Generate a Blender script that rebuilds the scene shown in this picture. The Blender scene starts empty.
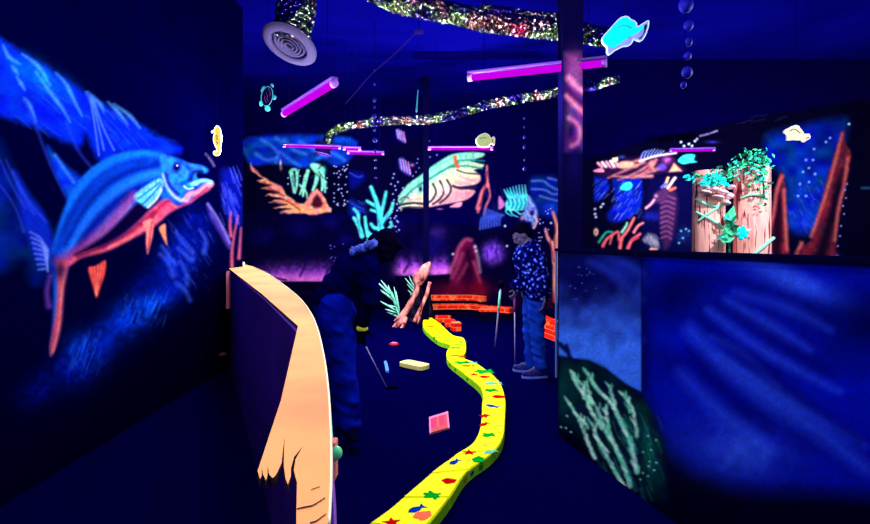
import bpy, bmesh, math, random
import numpy as np
from mathutils import Vector, Matrix
from mathutils.geometry import tessellate_polygon
random.seed(7)
S = bpy.context.scene
COL = S.collection
F, CX, HY, EYE = 520.0, 435.0, 240.0, 1.42      # focal length (px), principal column, horizon row, eye height
def P(px, py, Y):                                # a point seen at (px,py) lying Y metres ahead
    return Vector(((px-CX)/F*Y, Y, EYE-(py-HY)/F*Y))
def G(px, py, z=0.0):                            # a point seen at (px,py) lying at height z
    Y = (EYE-z)*F/(py-HY)
    return Vector(((px-CX)/F*Y, Y, z))
def lin(c):
    c = np.asarray(c, float)/255.0
    return np.where(c <= .04045, c/12.92, ((np.clip(c,0,None)+.055)/1.055)**2.4)
def L4(c): return (*[float(v) for v in lin(c)], 1.0)

# ------------------------------------------------------------------ materials
def newmat(name):
    m = bpy.data.materials.new(name); m.use_nodes = True
    return m, m.node_tree, m.node_tree.nodes['Principled BSDF']
def mat(name, c, rough=.75, metal=0.0, var=0.0, scale=12.0, bump=0.0, c2=None, spec=.25, stretch=(1,1,1)):
    m, t, b = newmat(name)
    b.inputs['Roughness'].default_value = rough; b.inputs['Metallic'].default_value = metal
    b.inputs['Specular IOR Level'].default_value = spec
    b.inputs['Base Color'].default_value = L4(c)
    if c2 is not None or bump:
        tc = t.nodes.new('ShaderNodeTexCoord'); mp = t.nodes.new('ShaderNodeMapping'); mp.inputs['Scale'].default_value = stretch
        n = t.nodes.new('ShaderNodeTexNoise'); n.inputs['Scale'].default_value = scale; n.inputs['Detail'].default_value = 6
        t.links.new(tc.outputs['Object'], mp.inputs['Vector']); t.links.new(mp.outputs[0], n.inputs['Vector'])
        if c2 is not None:
            r = t.nodes.new('ShaderNodeValToRGB'); e = r.color_ramp.elements
            e[0].position = .5-var; e[0].color = L4(c); e[1].position = .5+var; e[1].color = L4(c2)
            t.links.new(n.outputs['Fac'], r.inputs['Fac']); t.links.new(r.outputs['Color'], b.inputs['Base Color'])
        if bump:
            bp = t.nodes.new('ShaderNodeBump'); bp.inputs['Strength'].default_value = bump; bp.inputs['Distance'].default_value = .02
            t.links.new(n.outputs['Fac'], bp.inputs['Height']); t.links.new(bp.outputs[0], b.inputs['Normal'])
    return m
def mat_attr(name='fluorescent_paint'):
    m, t, b = newmat(name)
    a = t.nodes.new('ShaderNodeAttribute'); a.attribute_name = 'Col'
    t.links.new(a.outputs['Color'], b.inputs['Base Color'])
    b.inputs['Roughness'].default_value = .9; b.inputs['Specular IOR Level'].default_value = .0
    return m
def mat_emit(name, c, s):
    m, t, b = newmat(name)
    b.inputs['Base Color'].default_value = (0,0,0,1); b.inputs['Specular IOR Level'].default_value = 0
    b.inputs['Emission Color'].default_value = L4(c); b.inputs['Emission Strength'].default_value = s
    return m
PAINT = mat_attr()
M = dict(
 dark=mat('black_blue_paint', (5,4,30), .9, c2=(10,8,60), var=.3, scale=3, spec=0),
 ceil=mat('dark_ceiling_paint', (0,0,58), .95, c2=(4,3,105), var=.3, scale=.6, spec=.0),
 carpet=mat('dark_carpet', (0,0,44), .95, c2=(2,1,60), var=.2, scale=90, bump=.3, spec=.0),
 post=mat('black_post_paint', (3,2,34), .8, spec=.0),
 purple=mat('purple_wall_paint', (62,14,150), .9, c2=(30,4,96), var=.3, scale=2.2, spec=.05),
 peach=mat('peach_fluorescent_paint', (244,140,92), .8, c2=(252,178,104), var=.25, scale=3.2, spec=.05),
 peach2=mat('peach_side_paint', (250,150,120), .8, c2=(235,120,110), var=.22, scale=9, spec=.05),
 crack=mat('crack_black', (30,4,24), .9),
 pink=mat('pink_paint', (225,120,150), .8),
 cream=mat('cream_paint', (255,240,190), .7),
 yellow=mat('yellow_fluorescent_paint', (255,255,0), .7, spec=.05),
 lime=mat('lime_side_paint', (165,255,30), .7, spec=.05),
 paleyellow=mat('pale_yellow_rubber', (255,246,150), .6, c2=(255,236,120), var=.2, scale=30),
 red=mat('red_paint', (196,6,10), .8, spec=0), green=mat('green_paint', (0,165,40), .8, spec=0), blue=mat('blue_print_paint', (0,50,160), .8, spec=0),
 cyanp=mat('cyan_print_paint', (60,190,170), .7), orange=mat('orange_print_paint', (255,90,30), .7), lightor=mat('light_orange_print', (255,190,40), .7),
 hotpink=mat('hot_pink_rubber', (220,30,130), .8, c2=(205,4,50), var=.12, scale=60),
 redrub=mat('red_rubber', (190,0,30), .6), palepink=mat('pale_pink_rubber', (245,110,165), .6),
 bluerub=mat('blue_rubber', (30,90,230), .6, c2=(90,170,255), var=.1, scale=90),
 cyan=mat('cyan_fluorescent', (0,250,250), .6, spec=.05), lav=mat('lavender_fluorescent', (150,160,250), .6), paleb=mat('pale_blue_rim', (190,225,255), .6),
 teal=mat('teal_fluorescent', (70,240,215), .6, c2=(30,200,190), var=.15, scale=25), tealdim=mat('dim_teal', (50,150,170), .6),
 gold=mat('gold_fluorescent', (255,225,80), .6, c2=(255,180,60), var=.12, scale=40), offw=mat('off_white_fluorescent', (255,250,225), .6),
 ltgreen=mat('pale_green_fluorescent', (240,250,150), .6, c2=(200,245,140), var=.15, scale=20),
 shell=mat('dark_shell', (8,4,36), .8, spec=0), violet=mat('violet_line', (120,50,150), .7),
 bubble=mat('blue_bubble', (2,2,110), .6, c2=(24,24,165), var=.2, scale=14, spec=.05), bubble2=mat('pale_bubble', (24,24,140), .5, spec=.05), string=mat('dark_string', (3,3,40), .9, spec=0),
 foil=None, grille=mat('pale_grille_metal', (66,60,96), .8, spec=.0), grilled=mat('grille_gap', (20,10,70), .8),
 tube=mat_emit('uv_tube_glow', (196,0,226), .95), cap=mat('tube_end_cap', (120,70,170), .6), house=mat('tube_housing', (70,30,130), .5),
 wood=mat('driftwood_paint', (245,150,140), .8, c2=(96,30,52), var=.12, scale=11, stretch=(1,1,.4), spec=.05),
 woodd=mat('dark_stump', (40,32,58), .9, c2=(6,4,26), var=.12, scale=8, spec=0),
 grass=mat('mint_leaf_paint', (150,250,215), .7), leaf=mat('green_leaf_paint', (12,120,80), .8, c2=(6,66,56), var=.2, scale=30),
 rope=mat('green_rope', (70,215,150), .7), fungus=mat('pink_white_fungus', (250,225,225), .8, c2=(215,160,180), var=.12, scale=30),
 skin=mat('skin', (84,74,112), .7, spec=.05), hand=mat('lit_hand', (190,110,150), .6), hair=mat('dark_hair', (4,3,26), .9, bump=.4, scale=60, spec=0),
 jeans=mat('blue_denim', (4,22,130), .9, c2=(20,66,200), var=.25, scale=7, bump=.3, spec=0), jeansd=mat('dark_blue_denim', (0,8,120), .9, c2=(4,24,165), var=.2, scale=6, bump=.2, spec=0),
 coat=mat('dark_navy_jacket', (0,0,40), .95, c2=(1,2,62), var=.25, scale=4, bump=.2, spec=0), shoe=mat('navy_shoe', (6,16,100), .7), shoed=mat('dark_shoe', (0,2,66), .9, spec=0), sole=mat('pale_sole', (90,110,220), .7),
 band=mat('yellow_wristband', (215,235,60), .6), wband=mat('white_wristband', (220,210,255), .6), scr=mat('blue_frill', (60,90,220), .8, c2=(20,30,130), var=.12, scale=50),
 steel=mat('pale_shaft', (180,170,225), .35), gripp=mat('violet_grip', (150,60,200), .6), black=mat('black_rubber', (4,3,30), .8, spec=0), mint=mat('mint_ball', (90,240,150), .4), cable=mat('violet_cable', (26,18,96), .8, spec=0),
)
def foil_mat():
    m, t, b = newmat('crinkled_foil'); b.inputs['Metallic'].default_value = 1; b.inputs['Roughness'].default_value = .13
    tc = t.nodes.new('ShaderNodeTexCoord'); n = t.nodes.new('ShaderNodeTexNoise'); n.inputs['Scale'].default_value = 3.2; n.inputs['Detail'].default_value = 5
    r = t.nodes.new('ShaderNodeValToRGB'); r.color_ramp.elements[0].position = .32; r.color_ramp.elements[0].color = L4((60,20,150))
    r.color_ramp.elements[1].position = .68; r.color_ramp.elements[1].color = L4((255,90,150))
    for p, c in ((.42, (24,30,130)), (.50, (190,225,150)), (.56, (60,30,120)), (.62, (240,190,160))):  # coloured glints and dark reflections put into the foil's base colour
        e = r.color_ramp.elements.new(p); e.color = L4(c)
    t.links.new(tc.outputs['Object'], n.inputs['Vector']); t.links.new(n.outputs['Fac'], r.inputs['Fac']); t.links.new(r.outputs['Color'], b.inputs['Base Color'])
    v = t.nodes.new('ShaderNodeTexVoronoi'); v.inputs['Scale'].default_value = 26
    bp = t.nodes.new('ShaderNodeBump'); bp.inputs['Strength'].default_value = .8; bp.inputs['Distance'].default_value = .03
    t.links.new(tc.outputs['Object'], v.inputs['Vector']); t.links.new(v.outputs['Distance'], bp.inputs['Height']); t.links.new(bp.outputs[0], b.inputs['Normal'])
    return m
M['foil'] = foil_mat()
def brick_mat():
    m, t, b = newmat('glowing_brick_paint'); b.inputs['Roughness'].default_value = .8; b.inputs['Specular IOR Level'].default_value = 0
    tc = t.nodes.new('ShaderNodeTexCoord'); br = t.nodes.new('ShaderNodeTexBrick')
    mp = t.nodes.new('ShaderNodeMapping'); mp.inputs['Rotation'].default_value = (math.pi/2, 0, 0)
    br.inputs['Scale'].default_value = 1.0; br.inputs['Brick Width'].default_value = .2; br.inputs['Row Height'].default_value = .07; br.inputs['Mortar Size'].default_value = .006
    br.inputs['Color1'].default_value = L4((255,44,10)); br.inputs['Color2'].default_value = L4((225,24,16)); br.inputs['Mortar'].default_value = L4((255,120,80))
    n = t.nodes.new('ShaderNodeTexNoise'); n.inputs['Scale'].default_value = 9
    mx = t.nodes.new('ShaderNodeMix'); mx.data_type = 'RGBA'; mx.inputs[7].default_value = L4((255,120,60))
    r = t.nodes.new('ShaderNodeValToRGB'); r.color_ramp.elements[0].position = .52; r.color_ramp.elements[1].position = .68
    t.links.new(tc.outputs['Object'], mp.inputs[0]); t.links.new(mp.outputs[0], br.inputs['Vector']); t.links.new(tc.outputs['Object'], n.inputs['Vector'])
    t.links.new(n.outputs['Fac'], r.inputs['Fac']); t.links.new(r.outputs['Color'], mx.inputs[0]); t.links.new(br.outputs['Color'], mx.inputs[6]); t.links.new(mx.outputs[2], b.inputs['Base Color'])
    return m
M['brick'] = brick_mat()
def flower_mat():
    m, t, b = newmat('floral_cloth'); b.inputs['Roughness'].default_value = .95; b.inputs['Specular IOR Level'].default_value = 0
    tc = t.nodes.new('ShaderNodeTexCoord'); v = t.nodes.new('ShaderNodeTexVoronoi'); v.inputs['Scale'].default_value = 23
    n = t.nodes.new('ShaderNodeTexNoise'); n.inputs['Scale'].default_value = 45; n.inputs['Detail'].default_value = 2
    ad = t.nodes.new('ShaderNodeMath'); ad.operation = 'MULTIPLY_ADD'; ad.inputs[1].default_value = .5
    r = t.nodes.new('ShaderNodeValToRGB'); e = r.color_ramp.elements
    e[0].position = .40; e[0].color = L4((104,136,255)); e[1].position = .74; e[1].color = L4((2,3,62)); x = e.new(.60); x.color = L4((22,36,180))
    t.links.new(tc.outputs['Object'], v.inputs['Vector']); t.links.new(tc.outputs['Object'], n.inputs['Vector'])
    t.links.new(n.outputs['Fac'], ad.inputs[0]); t.links.new(v.outputs['Distance'], ad.inputs[2]); t.links.new(ad.outputs[0], r.inputs['Fac']); t.links.new(r.outputs['Color'], b.inputs['Base Color'])
    return m
M['floral'] = flower_mat()

# ------------------------------------------------------------------ objects
def tagp(o, label=None, cat=None, group=None, kind=None):
    for k, v in (('label', label), ('category', cat), ('group', group), ('kind', kind)):
        if v: o[k] = v
    return o
def thing(name, label, cat, loc=(0,0,0), group=None):
    o = bpy.data.objects.new(name, None); COL.objects.link(o); o.location = loc; o.empty_display_size = .1
    return tagp(o, label, cat, group)
class MB:
    def __init__(s): s.v = []; s.f = []; s.mi = []; s.mats = []
    def m(s, mt):
        if mt not in s.mats: s.mats.append(mt)
        return s.mats.index(mt)
    def add(s, vs, fs, mt):
        b = len(s.v); s.v += [Vector(v) for v in vs]; k = s.m(mt)
        for f in fs: s.f.append([b+i for i in f]); s.mi.append(k)
        return s
    def box(s, c, d, mt, rz=0.0, bev=0.0):
        R = Matrix.Rotation(rz, 3, 'Z'); c = Vector(c); hx, hy, hz = d[0]/2, d[1]/2, d[2]/2
        bv = min(bev, hx*.45, hy*.45, hz*.45)
        if bv <= 0:
            vs = [c + R@Vector((x*hx, y*hy, z*hz)) for z in (-1,1) for y in (-1,1) for x in (-1,1)]
            return s.add(vs, [(0,2,3,1),(4,5,7,6),(0,1,5,4),(2,6,7,3),(0,4,6,2),(1,3,7,5)], mt)
        bm = bmesh.new(); bmesh.ops.create_cube(bm, size=1)
        for v in bm.verts: v.co = Vector((v.co.x*d[0], v.co.y*d[1], v.co.z*d[2]))
        bmesh.ops.bevel(bm, geom=bm.edges[:], offset=bv, segments=2, affect='EDGES', profile=.5)
        bm.verts.index_update(); vs = [c + R@v.co for v in bm.verts]; fs = [[v.index for v in f.verts] for f in bm.faces]; bm.free()
        return s.add(vs, fs, mt)
    def tube(s, pts, rad, mt, n=10, caps=True, jit=0.0):
        pts = [Vector(p) for p in pts]
        if not isinstance(rad, (list, tuple)): rad = [rad]*len(pts)
        vs, fs = [], []; up = Vector((0,0,1)); prev = None
        for i, p in enumerate(pts):
            d = (pts[min(i+1,len(pts)-1)]-pts[max(i-1,0)]); d = d.normalized() if d.length > 1e-9 else Vector((0,0,1))
            if prev is None:
                a = d.cross(up if abs(d.z) < .9 else Vector((1,0,0))).normalized()
            else:
                a = (prev - d*prev.dot(d)); a = a.normalized() if a.length > 1e-6 else d.orthogonal().normalized()
            prev = a; b = d.cross(a)
            for k in range(n):
                t = 2*math.pi*k/n; r = rad[i]*(1+jit*(random.random()-.5))
                vs.append(p + (a*math.cos(t)+b*math.sin(t))*r)
        for i in range(len(pts)-1):
            for k in range(n):
                fs.append((i*n+k, i*n+(k+1)%n, (i+1)*n+(k+1)%n, (i+1)*n+k))
        if caps:
            fs.append(tuple(range(n-1,-1,-1))); fs.append(tuple((len(pts)-1)*n+k for k in range(n)))
        return s.add(vs, fs, mt)
    def prism(s, poly, ext, mt, mt2=None):      # flat outline (3-D points) pushed along ext
        poly = [Vector(p) for p in poly]; ext = Vector(ext); n = len(poly)
        tris = tessellate_polygon([poly]); vs = poly+[p+ext for p in poly]
        s.add(vs, [tuple(t) for t in tris]+[tuple(n+i for i in reversed(t)) for t in tris], mt)
        b = len(s.v)-2*n; k = s.m(mt2 or mt)
        for i in range(n):
            j = (i+1)%n; s.f.append([b+i, b+j, b+n+j, b+n+i]); s.mi.append(k)
        return s
    def ball(s, c, r, mt, seg=16, rings=10, R=None):
        if not isinstance(r, (list,tuple)): r = (r,r,r)
        c = Vector(c); vs = []; fs = []
        for i in range(rings+1):
            th = math.pi*i/rings
            for k in range(seg):
                ph = 2*math.pi*k/seg
                p = Vector((r[0]*math.sin(th)*math.cos(ph), r[1]*math.sin(th)*math.sin(ph), r[2]*math.cos(th)))
                vs.append(c + (R@p if R else p))
        for i in range(rings):
            for k in range(seg): fs.append((i*seg+k, (i+1)*seg+k, (i+1)*seg+(k+1)%seg, i*seg+(k+1)%seg))
        return s.add(vs, fs, mt)
    def lathe(s, c, prof, mt, seg=28):
        c = Vector(c); vs = []; fs = []
        for r, z in prof:
            for k in range(seg):
                t = 2*math.pi*k/seg; vs.append(c+Vector((r*math.cos(t), r*math.sin(t), z)))
        for i in range(len(prof)-1):
            for k in range(seg): fs.append((i*seg+k, i*seg+(k+1)%seg, (i+1)*seg+(k+1)%seg, (i+1)*seg+k))
        return s.add(vs, fs, mt)
    def build(s, name, parent=None, smooth=False, label=None):
        me = bpy.data.meshes.new(name); off = parent_loc(parent)
        me.from_pydata([tuple(v-off) for v in s.v], [], s.f)
        for mt in s.mats: me.materials.append(mt)
        me.polygons.foreach_set('material_index', s.mi)
        bm = bmesh.new(); bm.from_mesh(me); bmesh.ops.remove_doubles(bm, verts=bm.verts[:], dist=1e-6); bmesh.ops.recalc_face_normals(bm, faces=bm.faces[:]); bm.to_mesh(me); bm.free()
        if smooth: me.polygons.foreach_set('use_smooth', [True]*len(me.polygons))
        me.update(); o = bpy.data.objects.new(name, me); COL.objects.link(o)
        if parent: o.parent = parent
        if label: o['label'] = label
        return o
def parent_loc(p):
    v = Vector((0,0,0))
    while p is not None: v += p.location; p = p.parent
    return v
def single(mb, name, label, cat, group=None, smooth=False):
    # put the origin at the base of the thing
    xs = [v.x for v in mb.v]; ys = [v.y for v in mb.v]; zs = [v.z for v in mb.v]
    off = Vector(((min(xs)+max(xs))/2, (min(ys)+max(ys))/2, min(zs)))
    mb.v = [v-off for v in mb.v]; o = mb.build(name, smooth=smooth); o.location = off
    return tagp(o, label, cat, group)
def smoothpath(pts, k=6):
    pts = [Vector(p) for p in pts]; out = []
    for i in range(len(pts)-1):
        p0, p1, p2, p3 = pts[max(i-1,0)], pts[i], pts[i+1], pts[min(i+2,len(pts)-1)]
        for j in range(k):
            t = j/k; out.append(.5*((2*p1)+(p2-p0)*t+(2*p0-5*p1+4*p2-p3)*t*t+(3*p1-p0-3*p2+p3)*t**3))
    out.append(pts[-1]); return out

# ------------------------------------------------------------------ mural painter (brushwork on a fine wall grid)
def hash2(ix, iy, seed):
    h = (ix*374761393 + iy*668265263 + seed*974634777) & 0x7fffffff
    h = ((h ^ (h >> 13))*1274126177) & 0x7fffffff
    return ((h ^ (h >> 16)) & 0xffff)/65535.0
def vnoise(x, y, seed=0):
    ix = np.floor(x).astype(np.int64); iy = np.floor(y).astype(np.int64); fx = x-ix; fy = y-iy
    fx = fx*fx*(3-2*fx); fy = fy*fy*(3-2*fy)
    return (hash2(ix,iy,seed)*(1-fx)+hash2(ix+1,iy,seed)*fx)*(1-fy)+(hash2(ix,iy+1,seed)*(1-fx)+hash2(ix+1,iy+1,seed)*fx)*fy
def crom(pts, k=5, closed=False):
    n = len(pts); p = np.array(pts, float); out = []
    for i in range(n if closed else n-1):
        if closed: a, b, c, d = p[(i-1)%n], p[i], p[(i+1)%n], p[(i+2)%n]
        else: a, b, c, d = p[max(i-1,0)], p[i], p[i+1], p[min(i+2,n-1)]
        for j in range(k):
            t = j/k; out.append(.5*((2*b)+(c-a)*t+(2*a-5*b+4*c-d)*t*t+(3*b-a-3*c+d)*t**3))
    if not closed: out.append(p[-1])
    return np.array(out)
class Mural:
    def __init__(s, A, B, z0, z1, cols, rows, base=(0,0,42)):
        """wall sheet from plan point A to B; cols = list of picture columns, rows = number of rows"""
        A = np.array(A, float); d = np.array(B, float)-A; u = (np.array(cols, float)-CX)/F
        t = (u*A[1]-A[0])/(d[0]-u*d[1]); s.nc = len(cols); s.nr = rows
        X = A[0]+t*d[0]; Y = A[1]+t*d[1]; Z = np.linspace(z0, z1, rows)
        s.X = np.tile(X, rows); s.Y = np.tile(Y, rows); s.Z = np.repeat(Z, s.nc)
        s.px = np.tile(np.array(cols, float), rows); s.py = HY-(s.Z-EYE)*F/s.Y
        s.C = np.tile(np.array(base, float), (len(s.X),1)); s.I = np.zeros(len(s.X), np.int32); s.cur = 0
    def mixin(s, idx, col, a, setid=True):
        if callable(col): col = col(s.px[idx], s.py[idx])
        col = np.asarray(col, float); 
        s.C[idx] = s.C[idx]*(1-a[:,None])+col*a[:,None]
        if s.cur and setid: s.I[idx[a > .42]] = s.cur
    def region(s, x0, x1, y0, y1): return np.nonzero((s.px > x0)&(s.px < x1)&(s.py > y0)&(s.py < y1))[0]
    def poly(s, pts, col, soft=1.2, a=1.0, k=4, setid=True, wob=0.0):
        p = crom(pts, k, True) if k > 1 else np.array(pts, float); mgn = soft*2+2
        idx = s.region(p[:,0].min()-mgn, p[:,0].max()+mgn, p[:,1].min()-mgn, p[:,1].max()+mgn)
        if not len(idx): return
        x = s.px[idx].copy(); y = s.py[idx].copy()
        if wob: x += wob*(vnoise(x/5, y/5, 3)-.5)*2; y += wob*(vnoise(x/5+9, y/5, 4)-.5)*2
        dm = np.full(len(idx), 1e9); ins = np.zeros(len(idx), bool)
        for i in range(len(p)):
            a0 = p[i]; b0 = p[(i+1)%len(p)]; e = b0-a0; ll = e@e+1e-12
            t = np.clip(((x-a0[0])*e[0]+(y-a0[1])*e[1])/ll, 0, 1)
            dm = np.minimum(dm, (x-a0[0]-t*e[0])**2+(y-a0[1]-t*e[1])**2)
            if a0[1] != b0[1]:
                c = ((a0[1] > y) != (b0[1] > y)) & (x < (b0[0]-a0[0])*(y-a0[1])/(b0[1]-a0[1])+a0[0]); ins ^= c
        sd = np.sqrt(dm)*np.where(ins, 1, -1)
        al = np.clip(sd/soft*.5+.5, 0, 1)*a; k2 = al > .004
        s.mixin(idx[k2], col, al[k2], setid)
    def stroke(s, pts, w, col, soft=1.0, a=1.0, taper=(1,1), k=4, setid=True):
        p = crom(pts, k) if len(pts) > 2 else np.array(pts, float); mgn = w+soft*2+1
        idx = s.region(p[:,0].min()-mgn, p[:,0].max()+mgn, p[:,1].min()-mgn, p[:,1].max()+mgn)
        if not len(idx): return
        x = s.px[idx]; y = s.py[idx]; best = np.full(len(idx), -1e9); n = len(p)-1
        for i in range(n):
            e = p[i+1]-p[i]; ll = e@e+1e-12; t = np.clip(((x-p[i,0])*e[0]+(y-p[i,1])*e[1])/ll, 0, 1)
            g = (i+t)/n; ww = w*(np.interp(g, [0,.5,1], taper) if len(taper) == 3 else taper[0]*(1-g)+taper[1]*g)
            best = np.maximum(best, ww-np.sqrt((x-p[i,0]-t*e[0])**2+(y-p[i,1]-t*e[1])**2))
        al = np.clip(best/soft*.5+.5, 0, 1)*a; k2 = al > .004
        s.mixin(idx[k2], col, al[k2], setid)
    def blob(s, cx, cy, rx, ry, col, a=1.0, rot=0.0, pw=1.0, setid=True, nz=0.0, ns=6.0):
        r = max(rx, ry)*2.4; idx = s.region(cx-r, cx+r, cy-r, cy+r)
        if not len(idx): return
        c, sn = math.cos(math.radians(rot)), math.sin(math.radians(rot)); x = s.px[idx]-cx; y = s.py[idx]-cy
        q = ((x*c+y*sn)/rx)**2+((-x*sn+y*c)/ry)**2
        al = np.exp(-q**pw)*a
        if nz: al = np.clip(al*(1-nz+2*nz*vnoise(s.px[idx]/ns, s.py[idx]/ns, 11)), 0, 1)
        s.mixin(idx, col, al, setid)
    def dots(s, pts, r, col, a=1.0):
        for x, y in pts: s.blob(x, y, r, r, col, a, pw=2)
    def streaks(s, x0, x1, y0, y1, ang, n, ln, w, col, a=.6, seed=1, mask=None, setid=False):
        rnd = random.Random(seed)
        for _ in range(n):
            x = rnd.uniform(x0, x1); y = rnd.uniform(y0, y1)
            if mask and not mask(x, y): continue
            l = ln*rnd.uniform(.5, 1.2); t = math.radians(ang+rnd.uniform(-6, 6)); dx, dy = math.cos(t)*l/2, math.sin(t)*l/2; b = rnd.uniform(-.12,.12)*l
            s.stroke([(x-dx, y-dy), (x+b*.3, y-b*.3), (x+dx, y+dy)], w*rnd.uniform(.6,1.3), col, soft=w*1.2, a=a*rnd.uniform(.4,1), taper=(.3,.5), k=3, setid=setid)
    def finish(s, wall_mb, wall_name, items, gain=1.0, grain=.10, kind='structure', far=None):
        """items: {id: (part_name, parent thing, label)}; id 0 stays on the wall itself"""
        g = 1+grain*(vnoise(s.px/1.6, s.py/1.6, 5)-.5)*2+grain*(vnoise(s.px/6, s.py/6, 6)-.5)
        c = lin(np.clip(s.C*g[:,None], 0, 255))*gain
        c = np.clip(c, 0, .97); rgba = np.ones((len(c),4), np.float32); rgba[:,:3] = c
        nc, nr = s.nc, s.nr; i = np.arange((nr-1)*(nc-1)); r = i//(nc-1); k = i%(nc-1); v0 = r*nc+k
        quads = np.stack([v0, v0+1, v0+nc+1, v0+nc], 1); ids = s.I[v0]
        P3 = np.stack([s.X, s.Y, s.Z], 1); res = {}
        g2 = ids.reshape(nr-1, nc-1); lab_ = np.zeros(g2.shape, np.int32); jobs = []; nl = 0      # each painted island becomes a part of its own
        for y0, x0 in zip(*np.nonzero(g2)):
            if lab_[y0, x0]: continue
            nl += 1; gid = g2[y0, x0]; st = [(y0, x0)]; lab_[y0, x0] = nl; cells = []
            while st:
                y, x = st.pop(); cells.append(y*(nc-1)+x)
                for yy, xx in ((y-1,x),(y+1,x),(y,x-1),(y,x+1)):
                    if 0 <= yy < nr-1 and 0 <= xx < nc-1 and not lab_[yy, xx] and g2[yy, xx] == gid: lab_[yy, xx] = nl; st.append((yy, xx))
            if len(cells) < MINC: ids[cells] = 0
            else: jobs.append((int(gid), np.array(cells)))
        jobs.append((0, np.nonzero(ids == 0)[0]))
        for gid, cells in jobs:
            q = quads[cells]; used, inv = np.unique(q, return_inverse=True); inv = inv.reshape(q.shape)
            nm, par, lab = (wall_name, None, None) if gid == 0 else items[int(gid)]
            co = P3[used]; cc = rgba[used]; off = np.array(parent_loc(par)); co = co-off
            nv0 = len(co); fs = [tuple(f) for f in inv.tolist()]; mats = [PAINT]; mi = [0]*len(fs)
            if gid == 0 and wall_mb:
                co = np.vstack([co, np.array([tuple(v) for v in wall_mb.v])]); fs += [tuple(nv0+j for j in f) for f in wall_mb.f]
                cc = np.vstack([cc, np.zeros((len(wall_mb.v),4), np.float32)]); mats += wall_mb.mats; mi += [m+1 for m in wall_mb.mi]
            me = bpy.data.meshes.new(nm); me.from_pydata(co.tolist(), [], fs)
            for mt in mats: me.materials.append(mt)
            me.polygons.foreach_set('material_index', mi)
            at = me.color_attributes.new('Col', 'FLOAT_COLOR', 'POINT'); at.data.foreach_set('color', cc.astype(np.float32).ravel())
            o = bpy.data.objects.new(nm, me); COL.objects.link(o); o.parent = par
            if lab: o['label'] = lab
            if gid == 0: o['kind'] = kind
            res[int(gid)] = o
        return res
def dotfield(n, x0, x1, y0, y1, seed):
    r = random.Random(seed); return [(r.uniform(x0,x1), r.uniform(y0,y1)) for _ in range(n)]
# painted-wall reflectance trims, added unseen lamps and exposure
GL, GB, GR, GP = .92, 1.2, 1.0, 1.0
MINC = 14
EXPO = .2
def split(p, w, d):
    p = np.array(p); d = np.array(d); return [(tuple(p-d), w/3), (tuple(p), w/3), (tuple(p+d), w/3)]
LAMPS = split((-1.45,4.7,2.45),100,(-.35,.5,0))+split((.45,3.95,2.45),85,(.25,-.1,0))+split((-1.6,7.15,2.4),260,(.5,0,0))+split((.3,7.2,2.4),330,(.35,0,0)) \
  +split((3.6,6.6,2.3),170,(.35,0,0))+split((5.6,6.0,2.3),150,(.4,0,0))+[((-1.2,.6,2.6),60),((.6,-.6,2.6),60),((.4,2.2,2.9),70),((-1.1,2.5,2.9),60),((2.6,3.2,2.5),130),((3.9,3.4,2.4),70)]  # unseen near-white lamps added to light the paint, several without any fixture
# ================================================================== ROOM SHELL
ZC = 4.2
fl = MB(); fl.box((1.0, 4.5, -.05), (14.6, 13.6, .1), M['carpet']); o = fl.build('floor'); o['kind'] = 'structure'
ce = MB(); ce.box((1.0, 4.5, ZC+.05), (14.6, 13.6, .1), M['ceil']); o = ce.build('ceiling'); o['kind'] = 'structure'
def wallbox(name, c, d):
    b = MB(); b.box(c, d, M['dark']); o = b.build(name); o['kind'] = 'structure'; return o
wallbox('wall_rear', (1.0, -2.1, ZC/2), (14.4, .2, ZC))
wallbox('wall_side', (-4.3, 8.4, ZC/2), (.2, 4.4, ZC))
wallbox('wall_east', (8.1, 4.2, ZC/2), (.2, 12.4, ZC))

# ------------------------------------------------------------------ left wall and its giant fish
wm = MB(); wm.box((-2.42, 2.13, ZC/2), (.2, 8.3, ZC), M['dark'])
far = MB()
XL = -2.31
cols = list(np.arange(-260, -20, 6.0))+list(np.arange(-20, 243.01, .9))
m = Mural((XL, 1.0), (XL, 6.28), 0.0, ZC, cols, 620, base=(0,0,38))
t_left = thing('fish_mural', 'large mural of a blue fish with a red belly on the black left-hand wall', 'mural', (XL, 4.0, 0))
# water light at the top left
m.cur = 1
m.poly([(-120,-30),(0,38),(38,62),(62,78),(100,102),(132,120),(160,137),(182,150),(160,156),(140,152),(118,153),(100,158),(94,152),(90,140),(84,136),(80,146),(60,140),(36,128),(0,117),(-60,100),(-150,60)], lambda x,y: np.stack([0*x+2, 12+30*vnoise(x/14,y/9,2), 168+30*vnoise(x/20,y/14,8)],1), soft=4, wob=1.5)
m.blob(40, 76, 20, 10, (0,120,235), .75, rot=40, setid=False, nz=.4, ns=5); m.blob(20, 70, 15, 7, (0,90,220), .6, rot=45, setid=False)
m.blob(66, 88, 14, 9, (0,80,220), .5, rot=40, setid=False); m.blob(120, 128, 20, 8, (0,40,200), .5, rot=35, setid=False)
for q in ([(3,45),(9,57),(20,64)],[(12,66),(18,74)],[(17,77),(25,90)],[(24,98),(30,106),(36,122)],[(22,54),(38,66),(50,85)],[(36,72),(50,92),(62,108),(70,122)],[(56,73),(66,84),(74,100),(82,116)],[(86,92),(92,104),(96,118),(104,134)],[(88,92),(100,104),(104,112)],[(108,102),(118,112),(128,125)],[(114,104),(130,116),(140,128)]):
    m.stroke(q, 1.5, (90,190,255), soft=2.2, a=.66, taper=(.1,1,0), setid=False)
m.streaks(20, 110, 70, 130, 38, 34, 26, .6, (50,110,240), a=.42, seed=3, mask=lambda x,y: y > 45+.62*x and y < 118+.35*x)
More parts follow.
